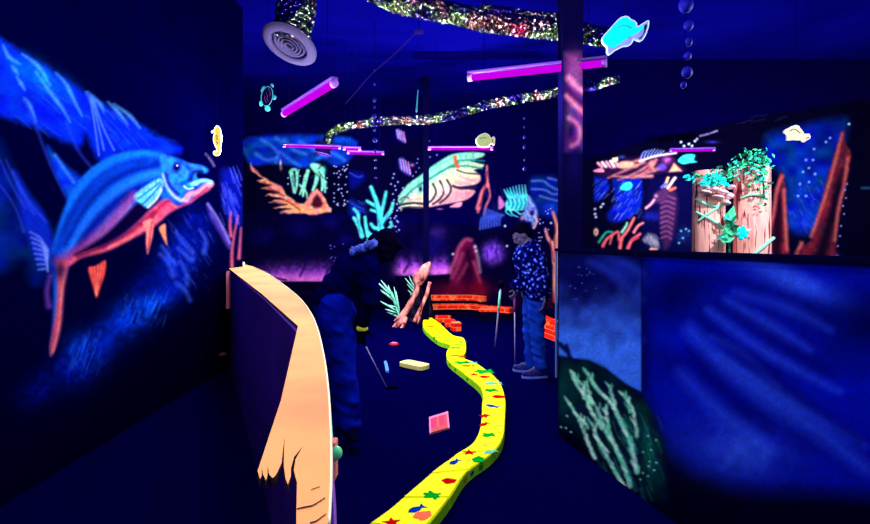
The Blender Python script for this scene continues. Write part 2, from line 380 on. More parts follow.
m.streaks(95, 150, 108, 145, 48, 26, 22, .7, (70,120,240), a=.5, seed=4, mask=lambda x,y: y > 45+.62*x)
m.poly([(89,94),(96,110),(106,128),(116,146),(112,158),(101,162),(97,150),(93,130),(90,110)], (2,24,172), soft=3, a=.9)
for q in ([(90,96),(94,120),(99,155)],[(94,100),(102,125),(114,150)],[(92,98),(98,124),(104,150)]): m.stroke(q, .7, (90,140,250), soft=1.2, a=.7, setid=False)
for q in ([(24,100),(34,122),(44,148),(52,168),(66,196)],[(66,122),(78,150),(92,168)]): m.stroke(q, .8, (30,50,190), soft=2, a=.7, setid=False)
m.cur = 2
m.poly([(47,146),(56,156),(66,166),(83,180),(80,196),(71,206),(63,190),(54,170)], lambda x,y: np.stack([0*x+4, 24+50*vnoise(x/7,y/7,2), 150+60*vnoise(x/9,y/6,3)],1), soft=3)
m.stroke([(55,155),(65,170),(74,182)], 1.2, (60,140,250), soft=2, a=.7, setid=False)
# left fins and ribbon
m.poly([(-80,100),(-20,130),(0,142),(10,165),(22,188),(38,210),(52,232),(56,250),(48,276),(34,284),(22,262),(0,272),(-40,270),(-90,240)], lambda x,y: np.stack([0*x+1, 6+26*vnoise(x/12,y/12,12), 70+60*vnoise(x/16,y/22,13)],1), soft=7, a=.95)
m.poly([(14,170),(30,195),(44,214),(52,236),(50,258),(44,270),(36,262),(26,232),(18,200)], (6,30,168), soft=3, a=.9)
for q in ([(0,160),(12,186),(26,208)],[(6,160),(20,190),(34,214)],[(-4,180),(14,205),(24,232)],[(12,170),(28,200),(46,222)]): m.stroke(q, .6, (50,80,220), soft=1.8, a=.55, taper=(.4,1), setid=False)
for i in range(8): m.stroke([(30+i*1.2, 232+i*5.4),(40+i*.9, 238+i*4.4),(48, 250+i*3)], 1.1, (150,170,250), soft=1.6, a=.7, taper=(.3,.8), setid=False)
# misty weed along the lower edge
for x,y,rx,ry,c,a in ((40,390,22,14,(0,10,120),.8),(75,368,22,18,(0,20,160),.9),(86,353,15,18,(0,70,220),.8),(100,345,24,16,(0,30,180),.8),(130,318,26,16,(0,50,215),.9),(148,305,18,12,(0,80,235),.8),(160,300,12,10,(0,70,230),.7),(172,284,16,16,(0,20,165),.8),(176,262,20,18,(0,25,170),.8),(190,244,16,18,(0,15,150),.8),(198,222,14,18,(0,10,130),.7),(150,285,24,14,(0,8,110),.7)):
    m.blob(x, y, rx, ry, c, a, rot=-38, nz=.45, ns=4)
m.streaks(70, 100, 335, 372, 108, 26, 16, 1.0, (60,130,240), a=.42, seed=21); m.streaks(72, 96, 340, 375, 112, 18, 16, 1.2, (0,0,90), a=.6, seed=22)
m.streaks(120, 168, 294, 322, 112, 36, 12, .9, (60,130,245), a=.45, seed=23); m.streaks(126, 166, 306, 324, 112, 26, 12, 1.6, (0,0,60), a=.7, seed=24)
for q in ([(176,232),(184,243),(192,252)],[(162,246),(170,258),(176,264)],[(160,254),(168,262),(174,276)],[(178,248),(186,256),(192,260)],[(180,262),(186,272),(188,284)],[(200,230),(206,242),(204,252)],[(176,282),(186,292),(190,300)]):
    m.stroke(q, 1.9, (56,100,235), soft=2.8, a=.7, taper=(.3,1), setid=False)
m.streaks(165, 212, 215, 290, 58, 60, 9, .7, (70,105,240), a=.42, seed=25)
m.streaks(165, 212, 220, 300, 60, 40, 12, 1.4, (0,0,50), a=.6, seed=26)
m.poly([(207,203),(216,216),(226,232),(231,245),(228,248),(219,232),(210,216)], (70,50,150), soft=2, a=.8)
m.stroke([(208,204),(220,222),(230,243)], .9, (130,120,210), soft=1.4, a=.8, setid=False)
m.poly([(222,170),(234,172),(240,186),(243,210),(240,226),(228,218),(222,196)], (4,10,120), soft=4, a=.9)
m.streaks(222, 240, 172, 220, 70, 46, 14, .8, (60,80,235), a=.7, seed=27)
for q in ([(231,212),(230,224),(231,236)],[(238,216),(234,236),(232,252),(232,268)],[(241,228),(240,244),(239,258)]): m.stroke(q, 1.7, (190,80,110), soft=1.4, a=.85, taper=(.4,1), setid=False)
m.stroke([(206,154),(212,162),(214,166)], .8, (120,100,140), soft=1.4, a=.7)
# the fish
m.cur = 3
body = [(49,262),(53,244),(60,222),(68,200),(79,181),(94,166),(112,156),(130,151),(148,150.5),(160,153),(166,156),(178,158),(190,164),(202,166),(208,170),(206,172.5),(199,171),(196,175),(199,180),(205,179.5),(211,181),(212,185),(208,190),(199,195),(190,202),(180,206),(168,213),(154,224),(140,233),(126,241),(112,248),(97,253),(80,257),(71,264),(67,274),(63,292),(61,318),(57,342),(51,356),(50,344),(52,318),(53,296),(52,280)]
def fishcol(x, y):
    # distance-like parameter across the arched body: 0 back .. 1 belly
    cx, cy = 168.0, 300.0; r = np.hypot(x-cx, (y-cy)*.86); n = vnoise(x/3, y/3, 31)
    u = np.clip((132-r)/54, 0, 1)
    s = .5+.5*np.sin(u*17+.9)
    blue = np.stack([0*x+3+5*s, 24+58*s+14*n, 132+78*s+12*n], 1)
    return blue*(1-.12*n[:,None])
m.poly(body, fishcol, soft=1.6, k=4)
m.stroke([(55,250),(64,218),(82,184),(108,162),(136,154),(160,156)], 2.6, (10,104,228), soft=4, a=.6)
m.stroke([(58,250),(69,219),(89,187),(114,167),(146,159)], 1.4, (2,20,130), soft=4, a=.7)
m.stroke([(60,252),(74,220),(96,190),(120,172),(150,164)], 3.0, (4,76,215), soft=5, a=.6)
m.stroke([(66,244),(84,210),(108,184),(134,170),(158,166)], 1.8, (0,10,110), soft=4, a=.85)
m.stroke([(70,248),(90,218),(112,196),(136,180),(158,172)], 2.2, (30,110,230), soft=4, a=.75)
m.stroke([(72,256),(94,228),(116,206),(138,190)], 2.2, (0,4,120), soft=4, a=.85)
m.cur = 4                                             # red belly and flank band
m.stroke([(60,262),(80,250),(100,233),(118,214),(134,196)], 3.8, (158,56,122), soft=5, a=.95, taper=(1.3,.8))
m.stroke([(64,266),(90,247),(112,228),(130,207)], 1.4, (205,100,150), soft=3, a=.6)
m.cur = 3
m.poly([(74,255),(102,237),(122,219),(137,203),(148,197),(161,197),(153,208),(138,222),(120,236),(98,248)], (6,0,38), soft=2.4)
m.cur = 4
m.poly([(64,263),(84,253),(104,246),(122,236),(138,222),(152,208),(166,199),(178,206),(190,200),(196,196),(206,188),(212,184),(209,190),(199,196),(190,203),(180,207),(168,214),(156,225),(141,234),(126,242),(112,249),(97,254),(80,258),(70,265)], lambda x,y: np.stack([178+60*vnoise(x/4,y/4,41), 46+46*vnoise(x/4,y/4,42), 76+40*vnoise(x/5,y/5,43)],1), soft=2)
m.stroke([(78,256),(104,246),(124,236),(142,222),(154,212)], 1.5, (90,0,50), soft=2.6, a=.85)
m.stroke([(120,243),(136,232),(150,220),(160,207),(168,201)], 1.1, (110,8,50), soft=2, a=.8)
m.stroke([(110,247),(128,238),(146,226)], 1.2, (255,140,140), soft=2, a=.7)
m.poly([(143,223),(147,220),(153,220),(153,234),(150,246),(147.5,254),(146,242),(146,232)], (240,120,115), soft=1.3)
m.stroke([(152,222),(150,236),(148,250)], .6, (120,20,50), soft=1, a=.8)
m.poly([(159,228),(165,224),(166,234),(167,245),(162,236)], (225,130,95), soft=1.2)
m.poly([(88,268),(95,266),(105.6,260.5),(105,274),(101,286),(96.6,298),(92,284)], lambda x,y: np.stack([176+50*vnoise(x/1.5,y/6,44), 40+40*vnoise(x/1.5,y/6,45), 56+0*x],1), soft=1.2)
for i in range(4): m.stroke([(91+i*3.6, 268-i*1.2),(96.4,295)], .4, (250,150,120), soft=.8, a=.5)
m.poly([(58,262),(68,262),(67,274),(64,292),(62,320),(57,344),(51,356),(50,345),(54,322),(57,296),(57,276)], lambda x,y: np.stack([170+40*vnoise(x/2,y/8,46), 60+20*vnoise(x/2,y/8,47), 90+0*x],1), soft=2, a=.95)
m.stroke([(64,272),(61,300),(58,330),(53,352)], .8, (240,140,130), soft=1.4, a=.6); m.stroke([(50,276),(47,292),(49,306)], 2.6, (120,60,190), soft=3, a=.75, taper=(.5,1))
m.blob(60, 270, 5, 9, (18,4,50), .8)
m.cur = 3                                             # head
m.poly([(161,155),(172,157),(188,163),(202,166),(208,170),(205,173),(199,171),(195,176),(198,181),(192,188),(184,192),(178,196),(170,196),(164,184),(161,170)], lambda x,y: np.stack([8+26*vnoise(x/3,y/3,51), 66+56*vnoise(x/4,y/4,52), 164+50*vnoise(x/4,y/4,53)],1), soft=1.8)
m.stroke([(163,174),(166,184),(172,194),(180,200),(186,200)], 1.8, (170,175,240), soft=1.6, taper=(.4,1)); m.stroke([(166,174),(170,186),(178,194)], 1.4, (0,10,90), soft=1.6, a=.8)
m.stroke([(186,199),(190,194),(198,192),(206,186),(211,184)], 2.4, (235,120,135), soft=1.8); m.stroke([(192,200),(200,194),(207,188)], .8, (120,20,60), soft=1, a=.9)
m.stroke([(192,184),(200,181),(206,180.5),(211,182)], 1.6, (110,190,240), soft=1.4); m.stroke([(190,180),(194,172),(202,172)], 1.8, (2,6,60), soft=1.8, a=.9)
m.stroke([(184,186),(188,189),(193,188)], .8, (200,220,255), soft=1, a=.8); m.stroke([(181,162),(190,170),(188,180),(182,184)], 1.4, (4,30,140), soft=1.8, a=.8)
m.blob(196, 184, 3, 2, (120,200,250), .8)
m.blob(176.5, 167.5, 4.6, 5.6, (10,20,130), .95, pw=2); m.blob(176.5, 167, 2.6, 3.4, (2,2,30), 1, pw=2); m.blob(177.2, 165.6, .9, .9, (220,230,255), 1)
m.cur = 5                                             # pectoral fin
m.poly([(134,197),(140,190),(150,183),(160,178),(164,183),(160,194),(154,202),(148,208),(141,204)], lambda x,y: np.stack([50+60*vnoise(x/2,y/2,61), 130+70*vnoise(x/2,y/3,62), 215+30*vnoise(x/3,y/3,63)],1), soft=1.4)
for q in ([(138,199),(150,190),(160,182)],[(143,204),(153,194),(161,184)]): m.stroke(q, .6, (10,50,150), soft=1, a=.8)
m.stroke([(148,207),(156,200),(161,190)], 1.0, (210,190,220), soft=1.2, a=.9)
m.cur = 0
m.stroke([(213,354),(222,353)], 0.1, (0,0,40), a=0)
m.blob(222.5, 354, 4, 1.7, (255,160,130), .95, rot=-8, pw=2)
m.finish(wm, 'wall_left', {1:('painted_water_light', t_left, 'pale blue rippling water light along the top'), 2:('painted_weed', t_left, 'misty blue weeds and fins'), 3:('painted_fish', t_left, 'striped blue fish body with open mouth'), 4:('painted_belly', t_left, 'red belly, fins and tail'), 5:('painted_fin', t_left, 'cyan side fin')}, gain=GL)

# ------------------------------------------------------------------ back wall
wb = MB(); wb.box((-.75, 10.62, ZC/2), (7.1, .2, ZC), M['dark'])
cols = list(np.arange(236, 566, .62))
m = Mural((-5, 10.5), (5, 10.5), 0.0, ZC, cols, 560, base=(2,0,56))
t_reef = thing('reef_mural', 'small square mural with orange rock and mint coral, high on the far wall', 'mural', (-2.7, 10.5, 0))
t_coral = thing('coral_mural', 'mural of turquoise branching coral with bubbles and two striped fish', 'mural', (-1.0, 10.5, 0))
t_bigfish = thing('pale_fish_mural', 'mural of a giant pale green and pink fish head behind the thin black post', 'mural', (.5, 10.5, 0))
t_lion = thing('lionfish_mural', 'mural of a cyan lionfish above the head of the floral-shirted person', 'mural', (1.7, 10.5, 0))
t_mist = thing('seabed_mural', 'low band of misty violet seabed murals with a dark red mound', 'mural', (0, 10.5, 0))
m.poly([(236,214),(566,230),(566,330),(236,330)], (3,1,38), soft=2, k=1)
m.poly([(236,282),(423,282),(423,330),(236,330)], (2,0,26), soft=1, k=1)
for x,y,r in [(300,228,14),(330,222,10),(262,236,12),(400,226,10),(345,240,9)]: m.blob(x, y, r, r*.7, (6,4,80), .7, nz=.5, ns=4)
m.poly([(236,134),(350,134),(350,214),(236,214)], (2,2,30), soft=1, k=1, setid=False)
m.cur = 1
m.poly([(248,137),(350,137),(350,160),(336,166),(322,160),(306,168),(290,165),(270,164),(254,166),(248,162)], lambda x,y: np.stack([4+0*x, 22+50*vnoise(x/7,y/5,71), 130+90*vnoise(x/8,y/5,72)],1), soft=2)
for q in ([(262,140),(272,146),(278,154),(276,162)],[(256,154),(266,160),(276,158)],[(284,140),(294,150),(306,154)],[(280,152),(290,160),(300,166)],[(300,142),(312,148),(326,156)],[(318,158),(330,152),(344,160)],[(276,138),(282,142)]):
    m.stroke(q, 1.4, (60,130,240), soft=2, a=.75, setid=False)
m.cur = 2
m.poly([(251,163),(258,172),(266,178),(274,183),(281,186),(286,194),(295,201),(303,204),(307,199),(312,192),(317,188),(323,194),(327,203),(331,213),(300,214),(280,213),(291,209),(273,208),(287,204),(269,202),(284,199),(266,195),(279,192),(262,188),(271,186),(257,181),(263,178),(253,172)], lambda x,y: np.stack([246+0*x, 108+80*vnoise(x/3,y/2.5,74), 92+60*vnoise(x/3,y/3,75)],1), soft=1.2, k=2, wob=1.2)
m.poly([(317,194),(311,205),(318,208),(323,204)], (60,10,30), soft=1.6, k=2)
m.stroke([(292,205),(302,211),(312,211)], 1.2, (255,190,80), soft=1.4, a=.8)
for q in ([(264,182),(272,190),(284,196)],[(280,198),(292,204),(300,210)]): m.stroke(q, .8, (120,20,40), soft=1.2, a=.7)
m.cur = 3
for q, w in (([(291,172),(293,183),(294,192)],2.2),([(297,172),(297,184),(295,193)],1.8),([(308,171),(304,184),(300,194)],2.0),([(306,176),(304,188),(303,196)],2.2),([(300,185),(306,192),(307,198)],1.2),([(318,172),(316,182),(313,190)],2.6),([(322,170),(323,182),(322,190)],2.6),([(325,182),(325,192)],1.8),([(313,166),(318,172),(322,168)],3.0)):
    m.stroke(q, w, lambda x,y: np.stack([90+90*vnoise(x/2,y/2,81), 225+25*vnoise(x/2,y/2,82), 170+50*vnoise(x/3,y/2,83)],1), soft=1, taper=(1,.5))
m.blob(294, 169.5, 3.6, 1.8, (120,230,230), .9, pw=2); m.blob(316, 166, 5, 3, (150,245,220), .9, pw=2, nz=.4, ns=2); m.blob(324,170,2,4,(60,200,190),.8)
for q in ([(311,178),(316,174),(320,178)],[(319,172),(323,178)],[(292,176),(294,186)]): m.stroke(q, .5, (0,60,70), soft=.9, a=.8)
m.blob(280.5, 163, 1.2, 3.2, (240,220,190), .9); m.blob(281, 168, 1.4, 2.6, (150,110,110), .9)
m.cur = 16
m.dots(dotfield(34, 334, 348, 164, 207, 5), .95, (170,180,255), .8); m.dots([(288,178),(288,184),(299,170),(327,178),(327,188),(300,176)], .9, (170,230,250), .8)
# coral panel
m.poly([(350,160),(430,134),(430,214),(350,214)], (3,2,40), soft=2, k=1, setid=False)
m.cur = 4
m.poly([(350,172),(364,174),(362,182),(351,188)], (4,10,130), soft=3, a=.8); m.stroke([(350,173),(358,177),(362,176)], .7, (40,70,200), soft=1, a=.8)
m.poly([(350,200),(356,202),(366,208),(360,214),(350,214)], (8,30,150), soft=3, a=.8); m.streaks(350, 366, 201, 213, 25, 14, 9, .6, (60,100,230), seed=31)
tq = lambda x,y: np.stack([50+40*vnoise(x/2,y/3,91), 190+50*vnoise(x/2,y/3,92), 190+40*vnoise(x/3,y/3,93)],1)
for q, w in (([(384,244),(381,230),(380,214)],3.2),([(380,218),(377,203),(374,195),(371,187)],2.2),([(381,214),(384,202),(386,192)],1.9),([(382,222),(390,212),(393,203)],2.0),([(379,208),(372,204),(367,201)],1.8),([(378,212),(371,210)],1.6),([(382,228),(375,228),(371,224)],2.0),([(386,232),(391,226),(391,222)],1.7),([(362,236),(359,226),(354,218)],2.2),([(358,224),(358,214),(354,209)],1.8),([(368,236),(366,226),(365,217)],1.8),([(384,240),(375,238),(368,232)],2.0),([(374,238),(368,240)],1.6),([(390,242),(392,234)],1.6)):
    m.stroke(q, w, tq, soft=1, taper=(1.1,.8))
for q in ([(382,240),(379,222),(375,205)],[(384,226),(388,214)],[(360,232),(357,218)]): m.stroke(q, .5, (6,70,110), soft=1, a=.6)
m.cur = 15
m.dots([(394,174),(393,178),(391,184),(395,186),(396,190),(393,194),(399,196),(394,200),(397,204),(400,208),(392,212),(396,216),(398,222),(393,226),(399,230),(403,188),(398,182)]+dotfield(12,390,400,205,240,9), 1.05, (150,165,250), .85)
m.cur = 5
for fx, fy, sc in ((401,137,1.0),(405,168,1.25)):
    m.poly([(fx-5*sc,fy-7*sc),(fx-1*sc,fy-8*sc),(fx+3*sc,fy-1*sc),(fx+5*sc,fy+6*sc),(fx+1*sc,fy+5*sc),(fx-4*sc,fy+1*sc)], (70,60,170), soft=1.2)
    for i in range(4): m.stroke([(fx-4*sc+i*2.2*sc, fy-7*sc+i*.8*sc),(fx-2.4*sc+i*2.2*sc, fy+1*sc+i*1.2*sc)], .7, (235,150,215) if i%2 else (170,160,250), soft=.8, a=.95)
m.blob(412, 165, 2.2, 1.8, (190,110,210), .8); m.cur = 15; m.dots([(417,163),(419,168),(416,172),(413,176),(418,159),(428,150),(434,148),(430,157),(437,155),(429,141)], 1.0, (110,130,240), .8)
# giant pale fish
m.cur = 6
m.poly([(398,200),(400,194),(408,184),(418,177),(428,169),(438,162),(448,156),(455,153.5),(470,152),(484,153),(482.5,157),(471,161),(484,164.5),(481,168),(474,170),(480,175),(480,181),(474,185),(458,187),(474,190),(474,194),(468,199),(458,202),(446,204),(430,207),(420,208),(408,207),(403,208),(401,211),(400,206),(399,203)],
    lambda x,y: (lambda v, n: np.clip(np.array([[132,235,196]])*(1-np.clip(v*2.2,0,1))[:,None]+np.array([[240,246,190]])*(np.clip(v*2.2,0,1)*(1-np.clip(v*2.2-1.1,0,1)))[:,None]+np.array([[250,160,170]])*np.clip(v*2.2-1.1,0,1)[:,None]-16*n[:,None],0,255))(np.clip((y-(214-.55*(x-398)+np.where(x>455,(x-455)*.55,0))+24)/44+(x-430)*.004,0,1), vnoise(x/3,y/2,95)), soft=1.1, k=2)
for q, w in (([(401,203),(412,190),(428,180),(444,170),(458,163)],1.0),([(456,161),(470,160),(484,161)],.9),([(452,167),(466,166),(482,168.5)],.8)): m.stroke(q, w, (20,130,120), soft=1, a=.9)
for q, w in (([(433,184),(436,192),(432,200),(426,204)],1.0),([(440,181),(444,190),(440,199),(433,204)],1.0),([(447,180),(451,188),(448,196),(440,203)],1.0),([(453,186),(462,188.5),(476,187)],1.2),([(457,170),(466,173),(480,174)],.6),([(400,205),(412,203),(424,204)],1.1),([(402,208),(412,207),(424,208)],.7)): m.stroke(q, w, (40,20,60), soft=.9, a=.95)
for q in ([(460,176),(470,180),(479,180)],[(456,182),(468,184)],[(455,193),(465,194),(471,193)],[(438,196),(446,188)],[(408,200),(420,199)]): m.stroke(q, 1.1, (255,130,160), soft=1.6, a=.7)
for q in ([(438,186),(440,194)],[(444,184),(447,192)]): m.stroke(q, 1.3, (255,250,225), soft=1, a=.9)
for q in ([(466,154),(466,159)],[(473,153),(474,160)],[(460,155),(461,161)]): m.stroke(q, .8, (70,180,170), soft=1.2, a=.8)
m.blob(420.5, 189, 2.6, 4.2, (70,150,165), .9, pw=2); m.blob(420.5, 189, 1.3, 2.2, (10,20,60), .95, pw=2); m.stroke([(400,200),(404,197),(409,198)], .6, (120,60,80), soft=.8); m.blob(412, 192, 1.0, 1.4, (190,90,90), .9); m.stroke([(455,157),(456,163),(458,167)], 1.5, (230,80,40), soft=1.2)
m.poly([(456,203),(462,202),(460,207),(450,207)], (230,150,170), soft=1); m.blob(440, 209, 3, .9, (200,100,170), .8)
m.cur = 7
for q, w in (([(487,166),(487,176),(488,186)],1.5),([(487,184),(482,192),(480,200),(478,208)],2.4),([(488,184),(490,196),(486,206),(484,214)],1.3),([(480,202),(478,212)],1.2)): m.stroke(q, w, (225,110,120), soft=1.2, taper=(.6,1))
m.stroke([(487,172),(484,192),(480,206)], .6, (70,10,40), soft=1, a=.8)
m.blob(491, 218, 11, 10, (4,14,100), .8, nz=.5, ns=3)
for i in range(8): m.stroke([(480+i*2.8, 229-i*.6),(481+i*2.6, 220),(485+i*2.5, 215),(486+i*2.5, 209+i*.9)], .8, (70,105,235), soft=1.2, a=.85, setid=False)
m.streaks(482, 503, 190, 228, 70, 20, 8, .6, (50,60,190), seed=33)
# lion fish
m.cur = 8
m.poly([(532,178),(559,180),(559,214),(545,216),(536,208),(530,196)], lambda x,y: np.stack([2+0*x, 14+40*vnoise(x/6,y/5,97), 100+70*vnoise(x/6,y/5,98)],1), soft=4)
for q in ([(532,181),(543,181),(550,186),(558,190)],[(532,189),(545,190),(552,194),(559,194)],[(540,196),(550,199),(559,201)],[(548,178),(556,180)]): m.stroke(q, .8, (110,140,245), soft=1.4, a=.8, setid=False)
m.blob(551, 208, 8, 5, (20,70,210), .7, nz=.5, ns=3)
m.cur = 9
cy = lambda x,y: np.stack([40+70*vnoise(x/1.5,y/3,99), 205+50*vnoise(x/1.5,y/3,100), 215+35*vnoise(x/2,y/2,101)],1)
for i in range(8): m.stroke([(509+i*2.5, 198-i*.1),(505.5+i*2.9, 193-abs(i-5)*.2),(504+i*3.0, 189.5-min(i,5)*.9)], 1.1, cy, soft=.9, taper=(1.5,.3), k=3)
m.poly([(505,204),(509,198),(518,195),(527,195),(531,199),(530,206),(524,210),(514,211),(507,210)], cy, soft=1.1)
for i in range(5): m.stroke([(508+i*4.2,199),(509+i*4.2,204),(507+i*4.2,209)], .6, (4,90,130), soft=.8, a=.8)
for q in ([(510,208),(512,214),(518,217)],[(508,207),(506,212),(512,216)],[(514,209),(520,214),(524,213)]): m.stroke(q, .9, cy, soft=.8, taper=(1.2,.4))
m.poly([(499,196),(504,202),(505,205),(501,209),(498.5,208)], (210,120,200), soft=1.1)
m.poly([(528,196),(534,203),(538,213),(537,220),(533,228),(531,222),(526,221),(522,215),(526,208)], lambda x,y: np.stack([60+90*vnoise(x/2,y/2,102), 80+90*vnoise(x/2,y/2,103), 190+40*vnoise(x/3,y/2,104)],1), soft=1.5)
m.blob(532, 213, 2.2, 2.6, (10,10,70), .9, pw=2); m.blob(522, 218, 2, 2.6, (220,150,210), .8); m.stroke([(535,217),(537,221),(534,228)], 1.0, (240,170,170), soft=1)
for q in ([(529,199),(532,206)],[(526,210),(529,216)]): m.stroke(q, .7, (130,200,250), soft=.8, a=.8)
m.cur = 10
for q, w in (([(553,212),(556,222),(558,232),(556,246),(556,300)],2.6),([(545.5,229),(548,238),(553,246),(555,262)],2.2),([(558,240),(558,300)],2.0)): m.stroke(q, w, lambda x,y: np.stack([215+30*vnoise(x/1,y/7,105), 110+60*vnoise(x/1,y/7,106), 110+40*vnoise(x/1,y/7,107)],1), soft=1.1, taper=(.5,1.3))
for q in ([(554,222),(555,250),(556,290)],[(550,240),(554,262)]): m.stroke(q, .5, (90,20,50), soft=.8, a=.8)
m.dots(dotfield(20, 538, 553, 208, 244, 12), .8, (170,180,255), .8); m.dots([(551,223),(505,226),(507,246)], 1.4, (190,220,240), .8)
# low band
m.cur = 0
m.cur = 11
for x, rx, a in ((268,9,.8),(284,10,1),(300,9,1),(313,8,.9),(325,8,.95),(338,6,.8),(345,3,.6)): 
    m.blob(x, 275, rx+1, 10, (120,46,170), a*.95, nz=.5, ns=3); m.blob(x, 279, rx+1, 5.5, (225,110,205), a*.95)
for x, rx in ((404,8),(416,8),(436,7),(444,6)): m.blob(x, 267, rx, 9, (140,56,190), .95, nz=.5, ns=3); m.blob(x, 271.5, rx, 4.4, (225,115,220), .95)
m.cur = 0
m.poly([(236,281.5),(423,281.5),(423,292),(236,292)], (2,0,26), soft=.8, k=1); m.poly([(395,276),(423,276),(450,274),(450,292),(395,292)], (2,0,26), soft=.8, k=1)
m.stroke([(262,276),(286,280)], .8, (8,0,50)); m.dots(dotfield(14, 328, 352, 240, 266, 14), .8, (90,90,230), .7)
m.streaks(395, 450, 240, 262, 70, 16, 14, 1.2, (10,4,70), seed=41, a=.7)
for q in ([(300,276),(306,262),(303,254)],[(324,278),(330,268),(333,262)],[(404,272),(409,262),(406,256)]): m.stroke(q, 1, (8,2,50), soft=1.4, a=.8)
m.blob(432, 244, 14, 14, (10,6,90), .8, nz=.5, ns=4); m.blob(438, 232, 8, 6, (60,30,130), .5, nz=.5, ns=2)
m.cur = 12
m.blob(493, 253, 11, 11, (125,64,215), .98, pw=1.6, nz=.35, ns=3)
m.streaks(483, 504, 240, 258, 88, 16, 12, 1.0, (30,14,110), seed=42, a=.8)
m.cur = 13
m.poly([(447,290),(452,274),(454,258),(457,248),(462,241),(467,238.5),(472,241),(476,250),(479,266),(481,280),(486,298),(478,301),(444,300),(444,292)], lambda x,y: np.stack([60+40*vnoise(x/3,y/6,151), 6+0*x, 44+20*vnoise(x/3,y/6,152)],1), soft=2.5)
m.poly([(466,252),(470,250),(473,262),(475,280),(470,292),(462,290),(463,272)], (22,0,30), soft=4, a=.8)
for q, w, c in (([(471,240),(465,240),(459,248),(455,260),(450,272)],1.5,(200,90,120)),([(462,254),(458,266),(452,278)],1.8,(150,56,84)),([(467,264),(462,274),(456,282)],1.2,(130,50,80)),([(475,246),(478,258),(480,272)],.9,(200,180,200)),([(474,262),(477,272),(480,282)],1.2,(200,80,96))): m.stroke(q, w, c, soft=2.4, a=.8, taper=(.8,.7))
m.dots([(453,254),(475,247),(476,251)], 1.6, (200,170,190), .8)
m.cur = 14  # red reflected glow, painted into the wall colour
m.blob(458, 290, 34, 8, (80,4,32), .9, setid=True); m.blob(480, 292, 8, 12, (110,6,26), .7); m.blob(540, 300, 18, 10, (70,4,30), .8)
m.finish(wb, 'wall_back', {16:('painted_bubble', t_reef, None), 1:('painted_water', t_reef, 'swirling blue water'), 2:('painted_rock', t_reef, 'orange spiky rock'), 3:('painted_coral', t_reef, 'mint green coral fans'),
 4:('painted_coral', t_coral, 'turquoise branching coral'), 5:('painted_fish', t_coral, 'small striped pink and blue fish'), 15:('painted_bubble', t_coral, None), 6:('painted_fish', t_bigfish, 'pale green and pink fish head'), 7:('painted_root', t_bigfish, 'pink brown root'),
 8:('painted_water', t_lion, 'blue rippled water'), 9:('painted_lionfish', t_lion, 'spiky cyan lionfish'), 10:('painted_branch', t_lion, 'forked pink branch'), 11:('painted_mist', t_mist, 'violet mist over black ground'), 12:('painted_mist', t_mist, 'violet glow beside the red mound'), 13:('painted_mound', t_mist, 'dark red mound'), 14:('painted_glow', t_mist, 'dark red reflected glow put into the wall colour')}, gain=GB)

# ------------------------------------------------------------------ wall of the room seen through the opening
wr = MB(); wr.box((5.2, 8.12, ZC/2), (5.6, .2, ZC), M['dark'])
cols = list(np.arange(583, 900, .8))
m = Mural((1.5, 8.0), (8.0, 8.0), 0.6, ZC, cols, 420, base=(2,0,48))
t_trop = thing('tropical_mural', 'mural strip of striped fish, blades and a brown seahorse seen through the opening', 'mural', (3.1, 8.0, 0))
t_spire = thing('spire_mural', 'mural of tall red-brown rock spires against blue water', 'mural', (6.0, 8.0, 0))
m.poly([(583,160),(660,138),(760,116),(860,100),(900,100),(900,300),(583,300)], (3,2,26), soft=2, k=1, setid=False)
m.cur = 1
bl = lambda x,y: np.stack([3+0*x, 10+22*vnoise(x/5,y/5,111), 110+60*vnoise(x/7,y/7,112)],1)
m.poly([(594,176),(608,178),(609,190),(600,200),(594,202)], bl, soft=1.5, k=1); m.poly([(612,178),(641,178),(641,208),(632,216),(620,222),(610,222),(607,214),(616,200)], bl, soft=1.8, k=2)
m.streaks(595, 607, 180, 200, -50, 20, 7, .6, (90,100,240), seed=51); m.streaks(612, 640, 182, 218, -55, 50, 7, .6, (110,120,250), seed=52, a=.8)
m.poly([(766,136),(800,126),(846,118),(842,150),(832,180),(822,210),(812,232),(790,228),(786,200),(782,176),(768,160)], lambda x,y: np.stack([2+0*x, 8+40*vnoise(x/9,y/9,113), 96+70*vnoise(x/10,y/10,114)],1), soft=5)
m.blob(805, 222, 18, 10, (10,50,200), .7, nz=.4, ns=4); m.streaks(784, 826, 180, 232, 60, 60, 5, .7, (70,90,235), seed=53, a=.6); m.dots([(814,149),(806,160),(813,160),(809,168),(803,172),(815,174),(809,182),(800,184),(798,196),(806,196),(826,142),(830,138)], 1.5, (120,150,250), .85)
m.poly([(648,176),(700,172),(700,250),(690,256),(640,250),(642,222)], (4,4,50), soft=4, k=1, setid=False); m.blob(652, 216, 9, 4, (20,30,160), .8, nz=.6, ns=2); m.blob(684, 236, 7, 7, (20,50,120), .6, nz=.6, ns=2)
m.dots([(681,231),(686,229),(689,231),(683,238),(679,243)], 1.3, (90,170,190), .8)
m.cur = 2
br = lambda x,y: np.stack([150+70*vnoise(x/4,y/1.5,115), 80+60*vnoise(x/4,y/1.5,116), 90+40*vnoise(x/4,y/1.5,117)],1)
m.poly([(594,170),(606,164),(620,160),(636,157),(652,154),(668,152),(680,164),(684,171),(664,173),(640,176),(616,179),(600,176)], (34,10,50), soft=2)
for q in ([(608,178),(626,170),(644,162)],[(618,180),(638,172),(652,162)],[(632,178),(648,170),(656,160)],[(640,176),(660,168)],[(612,168),(630,163),(640,160)],[(650,164),(654,170)],[(622,166),(636,166)],[(614,176),(630,177),(652,176)]): m.stroke(q, 1.7, br, soft=1.4, taper=(.4,1), a=.9)
m.poly([(669,172),(674,163),(682,171)], (240,160,120), soft=1.2, k=1)
